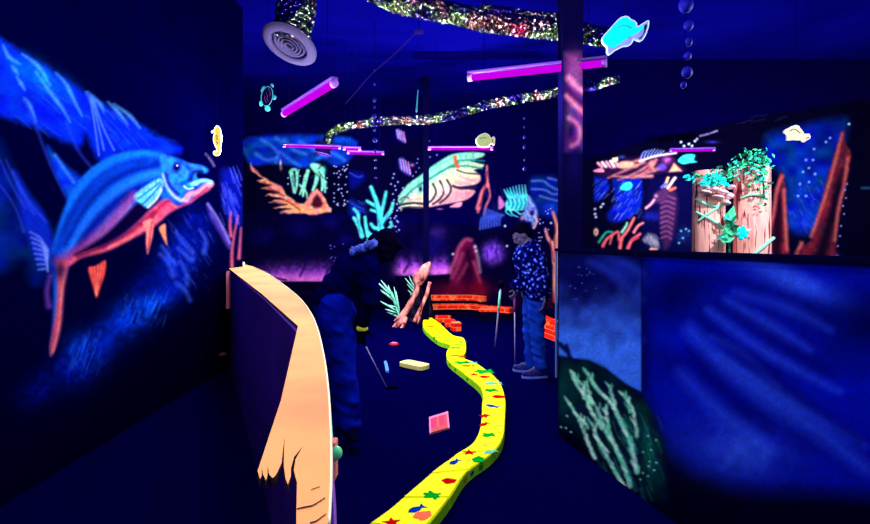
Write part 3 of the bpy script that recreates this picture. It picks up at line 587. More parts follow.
for i in range(5): m.stroke([(598+i*4.2, 161-i*.6+2),(602+i*4, 167-i*.3)], 1.4, (255,235,215) if i%2 else (240,150,190), soft=.9)
m.poly([(612,158),(618,157),(618,161),(612,163)], (255,225,170), soft=.8, k=1); m.poly([(594,170),(602,168),(604,172),(595,172)], (230,140,170), soft=.8)
m.poly([(618,163),(628,161),(634,164),(628,168),(620,168)], (245,170,140), soft=1.4); m.blob(622,157,3,1.6,(60,70,190),.8)
for i in range(7): m.stroke([(641+i*3.2, 158-i*.6),(643+i*3.0, 153),(646+i*3, 149+abs(i-3)*.6)], .7, (130,160,250), soft=.9, taper=(1,.4), k=3)
m.stroke([(640,161),(656,156),(676,153)], 1.0, (245,225,235), soft=1)
m.blob(667,160,4,3.4,(200,90,190),.9, nz=.3, ns=1.5); m.blob(662,167,4.5,3.8,(90,60,190),.95, pw=2); m.blob(652,164,3,3,(220,140,120),.8)
m.cur = 3
tl = lambda x,y: np.stack([20+50*vnoise(x/2,y/2,118), 215+35*vnoise(x/2,y/2,119), 205+30*vnoise(x/2,y/2,120)],1)
m.poly([(678,161),(682,156),(689,154),(695,155),(694,160),(697,162),(690,163),(683,164)], tl, soft=.9); m.poly([(620,188),(624,183),(630,182),(632.5,186),(629,190),(623,190)], tl, soft=.9)
m.cur = 4
m.poly([(665,190),(672,188),(677,196),(677,212),(675,228),(670,244),(664,250),(662,238),(660,222),(660,206)], (44,20,62), soft=2.4)
for i in range(9): m.stroke([(661,198+i*5),(667,196+i*5),(675-i*.5,199+i*5)], .8, (140,70,120), soft=1.2, a=.7, k=3)
m.poly([(646,208),(652,201),(655,194),(660,190),(666,188),(668,196),(662,202),(655,203),(648,208)], (64,32,76), soft=2); m.stroke([(646,208),(651,204),(654,200)], 1.2, (230,150,180), soft=1.1); m.blob(656,196,1.8,1.8,(210,140,170),.8)
for q, c in (([(665,186),(668,178)],(255,190,120)),([(668,188),(672,182),(675,178)],(255,220,180)),([(670,190),(675,188)],(230,90,70)),([(662,187),(666,184)],(90,90,230))): m.stroke(q, 1.4, c, soft=1)
m.cur = 5
for q, w, c in (([(603,246),(606,240),(612,235),(618,232),(619,240)],1.7,(205,80,90)),([(620,248),(622,238),(628,230),(634,218)],1.8,(225,95,100)),([(628,248),(632,240),(640,234)],1.9,(215,85,100)),([(632,240),(638,238)],1.4,(190,60,80)),([(634,232),(638,226),(643,223)],1.5,(235,120,130)),([(599,242),(603,236),(607,232),(612,232)],1.3,(30,160,130)),([(622,232),(626,226),(627,223)],1.4,(120,210,170)),([(612,236),(610,244)],1.2,(210,90,80)),([(651,249),(657,249)],1.3,(235,150,120))): m.stroke(q, w, c, soft=1.1, taper=(1,.7))
m.poly([(643,240),(648,234),(654,235),(658,242),(659,248),(650,245)], (110,110,130), soft=2, a=.9); m.streaks(644,658,235,247,60,14,6,.6,(190,190,190),seed=54)
m.blob(596,232,2.6,4,(235,190,150),.95,pw=2); m.blob(596,232,1,1.6,(90,40,60),.8); m.dots([(595,209),(595,214),(596,217),(601,207),(603,204)], 1.5, (190,190,230), .8)
m.stroke([(700,136),(708,134),(717,131)], .8, (160,150,220), soft=1); m.dots([(681,142),(684,146),(689,144),(692,146),(695,141),(697,139)], 1.5, (210,230,255), .85); m.blob(712,142,6,1.4,(40,50,190),.7)
m.streaks(735, 800, 112, 124, -14, 7, 12, .7, (50,50,150), seed=55, a=.5)
m.cur = 6
sp = lambda x,y: np.stack([60+56*vnoise(x/3,y/6,121), 12+20*vnoise(x/3,y/6,122), 32+18*vnoise(x/3,y/6,123)],1)
m.poly([(782,173),(785,180),(785,205),(787,230),(788,262),(762,262),(766,244),(771,222),(774,198),(778,182)], sp, soft=1.4, wob=1.4)
m.poly([(843,131),(846,140),(850,158),(846,182),(840,210),(836,240),(834,264),(794,264),(798,250),(801,241),(806,244),(812,234),(820,208),(828,180),(834,154)], sp, soft=1.4, wob=1.6)
m.poly([(838,178),(843,170),(840,200),(834,226),(828,250),(822,262),(812,262),(822,236),(830,206)], (16,4,26), soft=3, wob=1.5); m.poly([(777,200),(781,196),(782,225),(780,256),(773,262),(772,236)], (24,4,24), soft=2.6, wob=1)
for q in ([(842,134),(836,158),(829,184),(820,212),(811,236)],[(848,158),(844,186),(838,212),(835,240)],[(782,176),(777,190),(773,215),(766,244)],[(802,243),(797,252),(794,262)],[(784,190),(785,215),(787,250)]): m.stroke(q, 1.5, (210,100,90), soft=2.2, a=.85, taper=(.8,.8), setid=False)
m.dots([(847,184),(845,190),(846,198),(843,206),(844,214),(841,226),(840,236),(838,246),(837,256)], 1.1, (130,140,250), .8); m.blob(837,258,3,3,(40,60,230),.9); m.stroke([(862,188),(870,188)], 1.0, (40,120,170), soft=1.4, a=.7); m.dots([(849,124)],1.5,(170,220,220),.9)
m.finish(wr, 'wall_right', {1:('painted_water', t_spire, 'blue painted water'), 2:('painted_fish_and_blades', t_trop, 'pink striped fish among brown blades'), 3:('painted_fish', t_trop, 'small teal fish'), 4:('painted_seahorse', t_trop, 'dark brown ribbed seahorse'), 5:('painted_coral', t_trop, 'red and green corals'), 6:('painted_spires', t_spire, 'red-brown rock spires')}, gain=GR)

# ------------------------------------------------------------------ low partition wall on the right with its water mural
PA, PB = Vector((.888, 3.78, 0)), Vector((1.50, 1.52, 0)); d = (PB-PA).normalized(); nrm = Vector((-d.y, d.x, 0))
if nrm.x < 0: nrm = -nrm                              # away from the camera side
PB2 = PB+d*1.7; ZW = 1.34
wp = MB(); q = [PA+nrm*.004, PB2+nrm*.004, PB2+nrm*.14, PA+nrm*.14]
wp.prism(q, (0,0,ZW), M['dark'])
tc = MB(); tc.prism([PA-nrm*.02-d*.0+Vector((0,0,ZW)), PB2-nrm*.02+Vector((0,0,ZW)), PB2+nrm*.16+Vector((0,0,ZW)), PA+nrm*.16+Vector((0,0,ZW))], (0,0,.02), M['post'])
cols = list(np.arange(558.5, 900, 1.3))+list(np.arange(901, 2200, 14.0))
m = Mural((PA.x, PA.y), (PB2.x, PB2.y), 0.0, ZW, cols, 300, base=(1,0,28))
t_low = thing('seaweed_mural', 'mural of pale green seaweed on a dark slope under blue light, on the low partition', 'mural', ((PA+PB)/2))
m.cur = 1
m.poly([(643,250),(2300,300),(2300,900),(880,497),(820,494),(770,492),(730,486),(695,470),(668,446),(655,420),(643,398)], lambda x,y: np.stack([1+0*x, 4+10*vnoise(x/40,y/26,131), 124+44*vnoise(x/44-y/60,y/26,132)],1), soft=12, k=1)
m.blob(676, 292, 34, 24, (0,0,62), .85, rot=-20, setid=False); m.blob(870, 320, 44, 34, (0,0,60), .85, setid=False); m.blob(735, 450, 50, 26, (44,84,220), .8, rot=10, setid=False, nz=.25, ns=9); m.blob(690, 430, 34, 26, (10,24,160), .7, rot=30, setid=False)
m.blob(795, 284, 46, 12, (40,80,215), .85, rot=18, setid=False); m.blob(760, 330, 60, 22, (8,18,165), .6, rot=28, setid=False)
for q, w, a in (([(690,330),(720,362),(760,392),(820,432),(868,470)],7,.65),([(708,310),(750,342),(790,366),(840,392)],4,.55),([(726,300),(770,326),(810,350)],4,.55),([(735,292),(790,308),(830,330)],4,.5),([(680,372),(720,412),(770,452)],6,.5),([(712,336),(740,352),(780,386)],3,.5),([(700,250),(760,262),(815,285)],5,.5),([(720,356),(790,400),(866,446)],4,.45)):
    m.stroke(q, w*.8, (44,84,232), soft=w*1.9, a=min(.95,a*1.35), taper=(0,1,0), setid=False)
for q, w in (([(700,320),(744,356),(800,398),(860,440)],4),([(690,352),(724,390),(770,430)],5),([(720,304),(770,336),(830,372)],4),([(700,276),(760,286),(830,318)],6)): m.stroke(q, w, (0,0,84), soft=w*2, a=.65, taper=(0,1,0), setid=False)
m.cur = 2
m.poly([(558,250),(641,254),(641.5,392),(625,384),(606,369),(590,361),(558,356)], lambda x,y: (lambda g: np.stack([6+44*g, 8+96*g, 64+160*g+10*vnoise(x/6,y/5,134)],1))(np.clip((y-278)/70+.35*(vnoise(x/9,y/12,133)-.5),0,1)), soft=1.2, k=1)
m.blob(620,270,26,12,(20,40,170),.6,rot=30,setid=False); m.blob(585,285,22,18,(2,2,60),.8,setid=False,nz=.3,ns=5)
for q in ([(590,262),(615,276),(641,300)],[(600,252),(625,262),(641,274)],[(612,300),(628,320),(641,340)]): m.stroke(q, 2.5, (30,60,190), soft=5, a=.5, setid=False)
m.dots(dotfield(16, 564, 600, 262, 300, 61), .8, (70,100,230), .6)
m.cur = 3
m.poly([(558,356),(572,360),(588,360),(604,368),(622,382),(642,396),(656,420),(666,452),(668,500),(640,500),(600,500),(558,440)], lambda x,y: np.stack([2+0*x, 8+30*vnoise(x/9,y/12,135), 30+22*vnoise(x/9,y/10,136)],1), soft=3, k=1)
m.cur = 0; m.poly([(558,426),(580,436),(600,462),(622,486),(650,500),(668,520),(640,560),(558,560)], (1,0,24), soft=9, k=1)
m.cur = 3
m.blob(564,392,10,22,(4,60,60),.7,setid=False,nz=.3,ns=4); m.blob(648,448,9,36,(10,76,70),.8,rot=-14,setid=False,nz=.4,ns=4)
m.stroke([(560,344),(568,352),(566,346),(570,358)], 2, (4,10,60), soft=1.5)
m.cur = 4
sg = lambda x,y: np.stack([100+130*vnoise(x/3,y/4,137), 205+50*vnoise(x/3,y/4,138), 165+70*vnoise(x/3,y/4,137)],1)
for q, w in (([(574,374),(578,386),(586,398),(592,412),(602,428)],2.4),([(577,380),(583,386),(584,398)],1.6),([(588,374),(598,390),(612,404),(622,424),(630,442),(634,458),(637,472)],3.0),([(587,382),(589,394),(592,404)],1.6),([(590,398),(600,414),(606,432),(614,444)],2.0),([(609,386),(613,398),(614,408)],1.8),([(606,408),(608,424),(612,440),(622,460),(628,478),(630,486)],2.8),([(622,394),(630,404),(634,416),(637,436)],1.9),([(628,398),(630,412)],1.4),([(570,404),(578,418),(584,432),(590,446),(595,458)],2.0),([(578,416),(584,424)],1.2),([(592,424),(600,444),(612,466),(624,486)],2.6),([(598,440),(608,452)],1.6),([(584,420),(588,428)],1.3)):
    m.stroke(q, w*.8, sg, soft=1.6, taper=(.5,1), a=.95)
    rn = random.Random(int(q[0][0]*7+q[0][1])); cp = crom(q, 5)
    for x_, y_ in cp[::2]:
        sg_ = rn.choice((-1,1)); ln_ = rn.uniform(3,8); m.stroke([(x_,y_),(x_+sg_*ln_*.35-1,y_-ln_*.6),(x_+sg_*ln_*.45-2,y_-ln_)], w*.55, (190,250,225) if rn.random() < .45 else (110,215,180), soft=1.4, taper=(1,.9,.1), a=.9, k=3)
m.streaks(598, 634, 420, 484, 62, 46, 16, 1.3, (60,200,160), a=.6, seed=62, setid=True); m.streaks(640, 662, 420, 500, 72, 30, 18, 1.1, (30,130,110), a=.6, seed=63)
m.dots([(561,427),(566,428),(571,432),(567,416),(648,436),(651,450),(643,452)]+dotfield(8, 640, 660, 430, 480, 64), 1.3, (120,220,190), .8)
m.cur = 0
m.stroke([(642,254),(642,300),(642,398)], .5, (3,0,50), a=.9)
res = m.finish(wp, 'wall_partition', {1:('painted_water', t_low, 'deep blue water with slanting light'), 2:('painted_sky', t_low, 'lighter blue panel'), 3:('painted_slope', t_low, 'dark green slope'), 4:('painted_seaweed', t_low, 'pale green seaweed fronds')}, gain=GP)
o = tc.build('trim_1'); o['kind'] = 'structure'
ed = MB(); ed.box(PA+Vector((-.006,.004,.42+.46)), (.012,.012,.92), mat('lit_edge_blue', (70,110,190), .6)); o = ed.build('lit_edge'); o['kind'] = 'structure'  # pale blue strip stands in for the light on the partition's end edge
# divider hidden behind the pillar
dv = MB(); dv.prism([(1.03,3.99,0),(1.11,3.96,0),(2.76,10.5,0),(2.66,10.5,0)], (0,0,3.1), M['dark']); o = dv.build('wall_divider'); o['kind'] = 'structure'

# painted square pillar at the end of the partition
cx, cy, hw = 1.01, 3.88, .075
pl = MB(); pl.box((cx, cy, ZC/2), (2*hw, 2*hw, ZC), M['post'])
m = Mural((cx-hw, cy-hw-.003), (cx+hw, cy-hw-.003), .6, ZC, list(np.arange((cx-hw)/(cy-hw)*F+CX+.3, (cx+hw)/(cy-hw)*F+CX-.2, .7)), 420, base=(6,3,50))
t_pil = thing('pillar_painting', 'pink and violet swirls painted down the square pillar', 'mural', (cx, cy-hw-.003, 0))
m.cur = 1
m.poly([(566,54),(585,54),(585,150),(566,150)], lambda x,y: np.stack([70+70*vnoise(x/7,y/11,141), 20+50*vnoise(x/6,y/9,142), 90+60*vnoise(x/7,y/9,143)],1), soft=5, k=1)
m.blob(575,68,9,15,(150,66,130),.8,nz=.2,ns=5)
for q, w in (([(567,96),(574,104),(584,113)],2.4),([(569,78),(576,86),(584,92)],3),([(569,118),(577,124),(580,132),(578,142),(572,146)],1.8)): m.stroke(q, w, (250,140,180), soft=2.4, a=.9, setid=False)
m.blob(571,131,3,8,(20,6,60),.9,setid=False); m.stroke([(566,88),(576,98),(585,104)],1.8,(50,10,80),soft=2,a=.7,setid=False)
m.blob(574,165,8,20,(16,10,90),.6,setid=False)
m.finish(pl, 'pillar', {1:('painted_swirls', t_pil, None)}, gain=1.0)
# ================================================================== CURVED RAIL WALL ON THE LEFT
ZR = 1.1
rail = thing('rail_wall', 'waist-high dark wall with a broad peach wooden cap, ragged where its planks break off', 'wall', G(300, 340, ZR)*1.0)
rail.location.z = 0
right = [(240,264),(252,266.5),(268,274),(285,286),(300,299),(311,314),(318,332),(324,360),(328,395),(330,440),(330,475),(329,500),(327.5,524),(327,548)]
ragged = [(296.4,548),(296.4,509),(297,482),(296,479),(293.8,470),(295.6,459),(303,446),(294,457),(291,468),(290.8,476),(288,484.5),(285.6,479),(283.8,466),(284,452),(284.9,436),(282.8,451),(281.6,463),(277,473),(275,476),(272.5,478),(269,474),(267.6,465),(267.4,476),(266,480.5),(263,474),(261.8,466),(261.6,476),(260,479),(257.6,471)]
left = [(281,400),(298,326),(262,294),(229,268.6)]
cap = right+ragged+left
pts = [G(x, y, ZR) for x, y in cap]
mb = MB(); mb.prism([p-Vector((0,0,.012)) for p in pts], (0,0,.012), M['peach'], M['crack']); mb.build('wooden_cap', rail)
# glowing right edge moulding
ep = smoothpath([G(x+.3, y, ZR-.004) for x, y in right[:-1]], 4)
mb = MB(); mb.tube(ep, .0032, M['cream'], n=8); mb.build('cap_edge', rail, smooth=True, label='pale yellow edge of the cap')
body = [G(x, y, ZR) for x, y in [(243,265),(268,275.5),(285,288),(300,301),(311,317),(317.5,334),(323.5,362),(327.5,396),(330,440),(331.5,475),(333.5,500),(334,524),(334,548),(296.8,548),(297,509),(297.5,486),(297,420),(300,332),(264,297),(230.5,270)]]
mb = MB(); mb.prism([Vector((p.x,p.y,0)) for p in body], (0,0,ZR-.0125), M['purple']); mb.build('wall_body', rail, label='dark violet wall body under the cap')
mb = MB(); a = G(230,269.5,ZR); mb.box((a.x-.008, a.y-.02, ZR/2+.33), (.03,.05,.40), M['pink']); mb.build('end_strip', rail, label='pink painted strip on the far end')
e0, e1 = G(229,268.8,ZR), G(240,264.5,ZR); b_ = MB(); b_.box(((e0.x+e1.x)/2+.02, (e0.y+e1.y)/2+.0, ZR+.025), (.15,.16,.05), M['cream'], bev=.012); b_.build('end_block', rail, label='pale block at the far end of the cap')
for q in ([(296.8,509),(304,507.5),(312,506),(319,502),(325,498)], [(310,523),(316,521.5),(321,518),(326,514)], [(311,490),(315,488.5),(320,487)]):
    pp = [G(x, y, ZR+.0006) for x, y in q]; w = .0016 if len(q) > 3 else .0006
    pp = smoothpath(pp, 3); lp = [p+Vector((0,w*(.4+.6*math.sin(3.1*i/len(pp))),0)) for i, p in enumerate(pp)]; rp = [p-Vector((0,w*.6,0)) for p in pp]
    mb = MB(); mb.prism(lp+rp[::-1], (0,0,.0008), M['crack']); mb.build('crack', rail, label='dark crack across the planks')
sp_ = [G(x, y, ZR-.02) for x, y in ((318.6,334),(324.6,362),(328.8,396),(331.2,440),(332.8,476),(334.5,500),(335.2,524),(335.4,548))]  # thin added sheet: the lit right face put into a lighter violet
mb = MB(); mb.prism([Vector((p.x-.002,p.y,0)) for p in sp_]+[Vector((p.x+.002,p.y,0)) for p in sp_[::-1]], (0,0,ZR-.025), mat('lit_side_violet', (150,84,190), .9, c2=(110,60,165), var=.2, scale=20)); mb.build('lit_side_sheet', rail, label='lighter violet sheet standing in for the lit side facing the course')
# ball holder on the right side of the rail wall
Yb = 1.62; hb = P(331.0, 459, Yb)
br = thing('ball_holder', 'small peach wooden bracket holding a green ball on the side of the rail wall', 'bracket', (hb.x, hb.y, hb.z-.06))
mb = MB(); mb.box((hb.x, hb.y, hb.z), (.036,.05,.12), M['peach2'], bev=.006); mb.build('bracket', br)
mb = MB(); mb.ball(P(335.5, 453, Yb-.02), .0215, M['mint']); o = mb.build('golf_ball', None, smooth=True); tagp(o, 'glowing green ball resting in the bracket on the rail wall', 'golf ball')
mb = MB(); mb.tube(smoothpath([P(325.5,372,2.0), P(328.5,400,1.85), P(330.3,425,1.74), P(331.5,441,1.66)], 5), .006, M['rope'], n=8); single(mb, 'green_rope', 'thin green rope running along the rail wall down to the ball bracket', 'rope', smooth=True)

# ================================================================== YELLOW WINDING CURB
pairs = [((423,320),(431,317)),((424,328),(441,324)),((438,340),(452,334.5)),((450,344.5),(464,338.5)),((446.5,352),(466,349.5)),((449,361),(464,357.5)),((464,373),(477,363.5)),((481,388),(497.5,379)),((482,407),(505,397)),((480,428),(505,418)),((472,443),(503,437)),((450,458),(492,453)),((428,475),(467,471.5)),((403,497),(449.5,497)),((378,517),(428,524)),((350,536),(404,549)),((322,553),(378,574))]
ZK = .07
Ls = smoothpath([G(a[0],a[1],ZK) for a, b in pairs], 10); Rs = smoothpath([G(b[0],b[1],ZK) for a, b in pairs], 10)
curb = thing('winding_curb', 'long winding yellow curb printed with small sea creatures, crossing the dark floor', 'curb', (0,4,0))
cum = [0.0]
for i in range(1, len(Ls)): cum.append(cum[-1]+((Ls[i]+Rs[i])/2-(Ls[i-1]+Rs[i-1])/2).length)
NB = 22; cuts = []
for k in range(NB+1):
    t = cum[-1]*(k/NB); cuts.append(min(range(len(cum)), key=lambda i: abs(cum[i]-t)))
cuts = sorted(set(cuts)); blocks = []
for k in range(len(cuts)-1):
    a, b = cuts[k], cuts[k+1]; l = Ls[a:b+1]; r = Rs[a:b+1]
    cl = lambda p, q: p+(q-p)*.0
    dl = (l[1]-l[0]).normalized()*.004; l = [l[0]+dl]+l[1:-1]+[l[-1]-dl]; r = [r[0]+dl]+r[1:-1]+[r[-1]-dl]
    poly = l+r[::-1]; cen = sum(poly, Vector())/len(poly)
    mb = MB(); inner = [p+(cen-p).normalized()*.008 for p in poly]; n = len(poly)
    base = [Vector((p.x,p.y,0)) for p in poly]; sh = [Vector((p.x,p.y,ZK-.008)) for p in poly]
    vs = base+sh+[Vector((p.x,p.y,ZK)) for p in inner]
    mb.add(vs, [(i,(i+1)%n,n+(i+1)%n,n+i) for i in range(n)], M['lime']); b0 = len(mb.v)-3*n; ky = mb.m(M['yellow'])
    for i in range(n): j = (i+1)%n; mb.f.append([b0+n+i,b0+n+j,b0+2*n+j,b0+2*n+i]); mb.mi.append(ky)
    for t in tessellate_polygon([inner]): mb.f.append([b0+2*n+i for i in t]); mb.mi.append(ky)
    blocks.append((cen, mb.build('curb_block', curb)))
def creature(kind, s):
    if kind == 'star': return [(s*(1 if i%2==0 else .42)*math.cos(i*math.pi/5+.3), s*(1 if i%2==0 else .42)*math.sin(i*math.pi/5+.3)) for i in range(10)]
    if kind == 'fish': return [(s*x, s*y) for x, y in ((-1,0),(-.6,.38),(0,.45),(.5,.18),(1,.5),(.85,0),(1,-.5),(.5,-.18),(0,-.45),(-.6,-.38))]
    if kind == 'turtle': return [(s*x, s*y) for x, y in ((-1.1,0),(-.9,.25),(-.6,.3),(-.75,.8),(-.45,.85),(-.1,.55),(.35,.5),(.7,.85),(.85,.6),(.65,.3),(.9,0),(.65,-.3),(.85,-.6),(.6,-.8),(.35,-.5),(-.1,-.55),(-.5,-.85),(-.75,-.7),(-.6,-.3),(-.9,-.25))]
    return [(s*(1+.18*math.sin(5*t))*math.cos(t)*1.0, s*(.8+.12*math.cos(3*t))*math.sin(t)) for t in [i*math.pi/8 for i in range(16)]]
NM = {'star':'starfish_print','fish':'fish_print','turtle':'turtle_print','jelly':'shell_print'}
prints = [(391.6,522.5,'star','red',.05,.2),(423,515.3,'jelly','orange',.05,.6),(416.5,509,'fish','blue',.055,.7),(432,495.3,'turtle','green',.05,-.4),(449.3,481,'jelly','red',.042,.1),(454.5,462,'fish','blue',.05,.9),(469,452.5,'star','red',.05,0),(478.5,459.5,'jelly','green',.048,1.2),(490.5,452,'fish','cyanp',.055,.5),(489,435,'turtle','green',.05,.2),(484,424.3,'fish','red',.04,.8),(485,415.7,'turtle','red',.035,.8),(492,406,'fish','blue',.05,-.6),(498.8,396.7,'jelly','red',.045,0),(491.5,390.3,'turtle','green',.05,.3),(493,383.4,'fish','cyanp',.06,0),
 (490,398,'fish','lightor',.025,0),(496,414,'fish','lightor',.03,0),(497.5,425.5,'fish','lightor',.03,0),(486,445,'fish','lightor',.03,0),(485,376.9,'jelly','red',.035,0),(484.6,371.5,'turtle','green',.07,.1),(474,374.6,'star','red',.04,0),(468,365.9,'fish','red',.05,0),(470.8,362.8,'fish','cyanp',.05,0),(462.5,362.6,'turtle','green',.06,.2),(462,357.0,'jelly','red',.03,0),(456.5,355.7,'fish','green',.06,0),(455.4,347.8,'turtle','green',.05,0),(459,344.4,'fish','green',.05,.2),(462,342,'jelly','green',.04,0),(452.5,341.2,'fish','red',.03,0),(448,340.4,'fish','green',.05,0),(436.6,337.2,'turtle','green',.05,0),(438.5,334.8,'fish','green',.05,0),(431,326.3,'jelly','red',.04,0),(427.4,326,'turtle','green',.04,1)]
for x, y, kd, mt, s, a in prints:
    s *= .95 if y > 430 else 1.25 if y > 385 else 1.5
    c = G(x, y, ZK); par = min(blocks, key=lambda q: (q[0]-c).length)[1]
    ca, sa = math.cos(a), math.sin(a)
    mb = MB(); mb.prism([c+Vector((u*ca-v*sa, u*sa+v*ca, .0004)) for u, v in creature(kd, s)], (0,0,.0012), M[mt]); mb.build(NM[kd], par)
for x, y, mt in ((472,465,'green'),(466,472,'blue'),(461,479,'orange'),(452,366.5,'green'),(457,371,'green'),(468,380,'green'),(437,343.8,'green')):
    i = min(range(len(Rs)), key=lambda i: min((Rs[i]-G(x,y-5,ZK)).length, (Ls[i]-G(x,y-5,ZK)).length)); p_ = Rs if (Rs[i]-G(x,y-5,ZK)).length < (Ls[i]-G(x,y-5,ZK)).length else Ls
    i = min(max(i,1), len(p_)-2); t = (p_[i+1]-p_[i-1]).normalized(); nr = Vector((-t.y, t.x, 0)); other = (Ls if p_ is Rs else Rs)[i]
    if nr.dot(p_[i]-other) < 0: nr = -nr
    c = Vector((p_[i].x,p_[i].y,.036))+nr*.002; par = min(blocks, key=lambda q: (q[0]-c).length)[1]
    mb = MB(); mb.prism([c+t*u+Vector((0,0,v)) for u, v in creature('fish' if mt != 'green' else 'turtle', .024)], nr*.0012, M[mt]); mb.build('fish_print' if mt != 'green' else 'turtle_print', par)

# ================================================================== THINGS ON THE FLOOR
mt_ = thing('tee_mat', 'pink and red rubber mat lying on the dark floor beside the yellow curb', 'mat', G(439,424))
q = [(429,418.4),(448,412.6),(449.6,429),(429.6,434.8)]
mb = MB(); mb.prism([G(x,y,0) for x,y in q], (0,0,.012), M['palepink']); mb.build('mat_border', mt_, label='pale pink border')
def quad(u0,u1,v0,v1): 
    A,B,C,D = [Vector((*p,0)) for p in q]; f = lambda u,v: (A*(1-u)+B*u)*(1-v)+(D*(1-u)+C*u)*v
    return [f(u0,v0),f(u1,v0),f(u1,v1),f(u0,v1)]
for u0,u1,v0,v1,nm,mt in ((.08,.36,.07,.68,'mat_panel','hotpink'),(.36,.44,.07,.68,'mat_strip','redrub'),(.44,.50,.07,.68,'mat_strip','orange'),(.50,.78,.07,.68,'mat_panel','hotpink'),(.78,.92,.07,.68,'mat_strip','redrub'),(.08,.92,.68,.92,'mat_band','redrub')):
    mb = MB(); mb.prism([G(p.x,p.y,.012) for p in quad(u0,u1,v0,v1)], (0,0,.004), M[mt]); mb.build(nm, mt_)
pa, pb = G(405.5,361.4,.05), G(423.5,365.2,.05); dd = (pb-pa).normalized(); nn = Vector((-dd.y,dd.x,0)); out = []
for i in range(9): t = math.pi/2+math.pi*i/8; out.append(pa+dd*math.cos(t)*.04+nn*math.sin(t)*.085)
for i in range(9): t = -math.pi/2+math.pi*i/8; out.append(pb+dd*math.cos(t)*.04+nn*math.sin(t)*.085)
mb = MB(); mb.prism([Vector((p.x,p.y,.008)) for p in out], (0,0,.045), M['paleyellow']); cc = (pa+pb)/2
mb.prism([Vector((cc.x+(p.x-cc.x)*.86,cc.y+(p.y-cc.y)*.86,0)) for p in out], (0,0,.008), M['gold'])
single(mb, 'bumper_bar', 'pale yellow round-ended bar lying on the floor left of the yellow curb', 'bumper')
mb = MB(); c = G(394,345.4,0); mb.lathe(c, [(.0,0),(.062,0),(.066,.012),(.062,.028),(.04,.032),(0,.032)], M['redrub'], 20); mb.ball(c+Vector((0,.01,.034)), (.045,.04,.006), M['palepink'], 12, 6)
single(mb, 'floor_puck', 'small red and pink disc on the floor below the painted driftwood', 'puck', smooth=True)
mb = MB(); zz = [(383.8,363),(386,362.2),(387.5,365),(388.4,369),(388.8,373),(385.8,372.6),(385,368)]; mb.prism([G(x,y,0) for x,y in zz], (0,0,.02), M['bluerub']); single(mb, 'blue_marker', 'small blue rubber marker on the floor by the tip of the putter', 'marker')

# brick curbs round the hole at the back
def curbrun(name, label, pts3, z0, z1, w, group=None, base=True):
    pts3 = smoothpath(pts3, 4); t = thing(name, label, 'brick curb', (pts3[len(pts3)//2].x, pts3[len(pts3)//2].y, 0), group)
    def strip(za, zb, w, mt, nm):
        mb = MB(); L = []; R = []
        for i, p in enumerate(pts3):
            d = (pts3[min(i+1,len(pts3)-1)]-pts3[max(i-1,0)]).normalized(); n = Vector((-d.y,d.x,0))
            L.append(Vector((p.x,p.y,za))+n*w/2); R.append(Vector((p.x,p.y,za))-n*w/2)
        mb.prism(L+R[::-1], (0,0,zb-za), mt); return mb.build(nm, t)
    if base: strip(0, z0, w*.7, M['black'], 'curb_base')
    strip(z0, z1, w, M['brick'], 'brick_band'); return t
def at(px, Y): return Vector(((px-CX)/F*Y, Y, 0))
curbrun('brick_curb', 'upper of the two red brick curbs, the back one behind the black post', [at(431,10.15),at(452,10.15),at(471,10.15),at(484,9.9)], .245, .345, .13, 'red brick curbs behind the black post')
curbrun('brick_curb', 'lower red brick curb, running in front of the other toward the two thin poles', [at(431,9.7),at(455,9.75),at(474,9.7),at(486,9.45),at(499,9.35),at(511,9.2)], .125, .225, .13, 'red brick curbs behind the black post')
curbrun('brick_curb', 'short pink brick ledge in front of the lower red curb', [at(479,9.1),at(490,9.1),at(499,9.05)], .17, .215, .10)
curbrun('brick_curb', 'red brick curb right of the floral-shirted person, by the pillar', [at(541,8.0),at(550,7.6),at(560,7.3)], .0, .26, .16, base=False)
for k, (x, Y, wd, z, dp) in enumerate(((443,9.0,.28,.11,.16),(450,8.5,.17,.12,.15),(456,8.1,.14,.145,.15))):
    mb = MB(); p_ = at(x, Y); mb.box((p_.x,p_.y,z/2), (wd,dp,z), M['brick'], rz=.12*k, bev=.012)
    single(mb, 'brick_block', ('long low red brick block at the head of the yellow curb','middle red brick block beside the head of the yellow curb','tallest red brick block, nearest the bend of the yellow curb')[k], 'brick block', 'brick blocks at the head of the yellow curb')

# thin post, driftwood, stump, plants
mb = MB(); mb.box((-.152,8.85,ZC/2), (.10,.10,ZC), M['post'], bev=.008); o = mb.build('pillar.001'); o['kind'] = 'structure'
dw = thing('driftwood_branch', 'mottled pink bent driftwood branch with finger-like twigs leaning on the black post', 'driftwood', G(420,325))  # base colour mottled pink and dark
def wpts(l): return smoothpath([P(x,y,Y) for x,y,Y in l], 5)
def wr_(l, r0, r1, jit=.25): 
    pp = wpts(l); return pp, [r0+(r1-r0)*i/(len(pp)-1) for i in range(len(pp))]
mb = MB(); pp, rr = wr_([(430,262,8.72),(424,271,8.7),(418,281,8.68),(416,292,8.66),(410,304,8.62),(404,314,8.6),(399,322,8.58)], .035, .06); rr[:12] = [.014,.032,.05,.07,.085,.095,.10,.105,.11,.105,.095,.085]; mb.tube(pp, rr, M['wood'], n=12, jit=.2); mb.build('trunk', dw, smooth=True)
for l in ([(404,315,8.6),(398,322,8.55),(392,328,8.5)],[(402,318,8.6),(398,325,8.5),(394,331,8.42)],[(405,318,8.6),(403,326,8.45),(398,331.5,8.38)],[(406,312,8.6),(398,318,8.55),(394,321,8.5)]):
    mb = MB(); pp, rr = wr_(l, .05, .014); mb.tube(pp, rr, M['wood'], n=8, jit=.2); mb.build('twig', dw, smooth=True)
mb = MB(); pp, rr = wr_([(430,282,8.62),(426,296,8.58),(420,310,8.5),(414,322,8.45)], .03, .03); mb.tube(pp, rr, M['wood'], n=9, jit=.2)
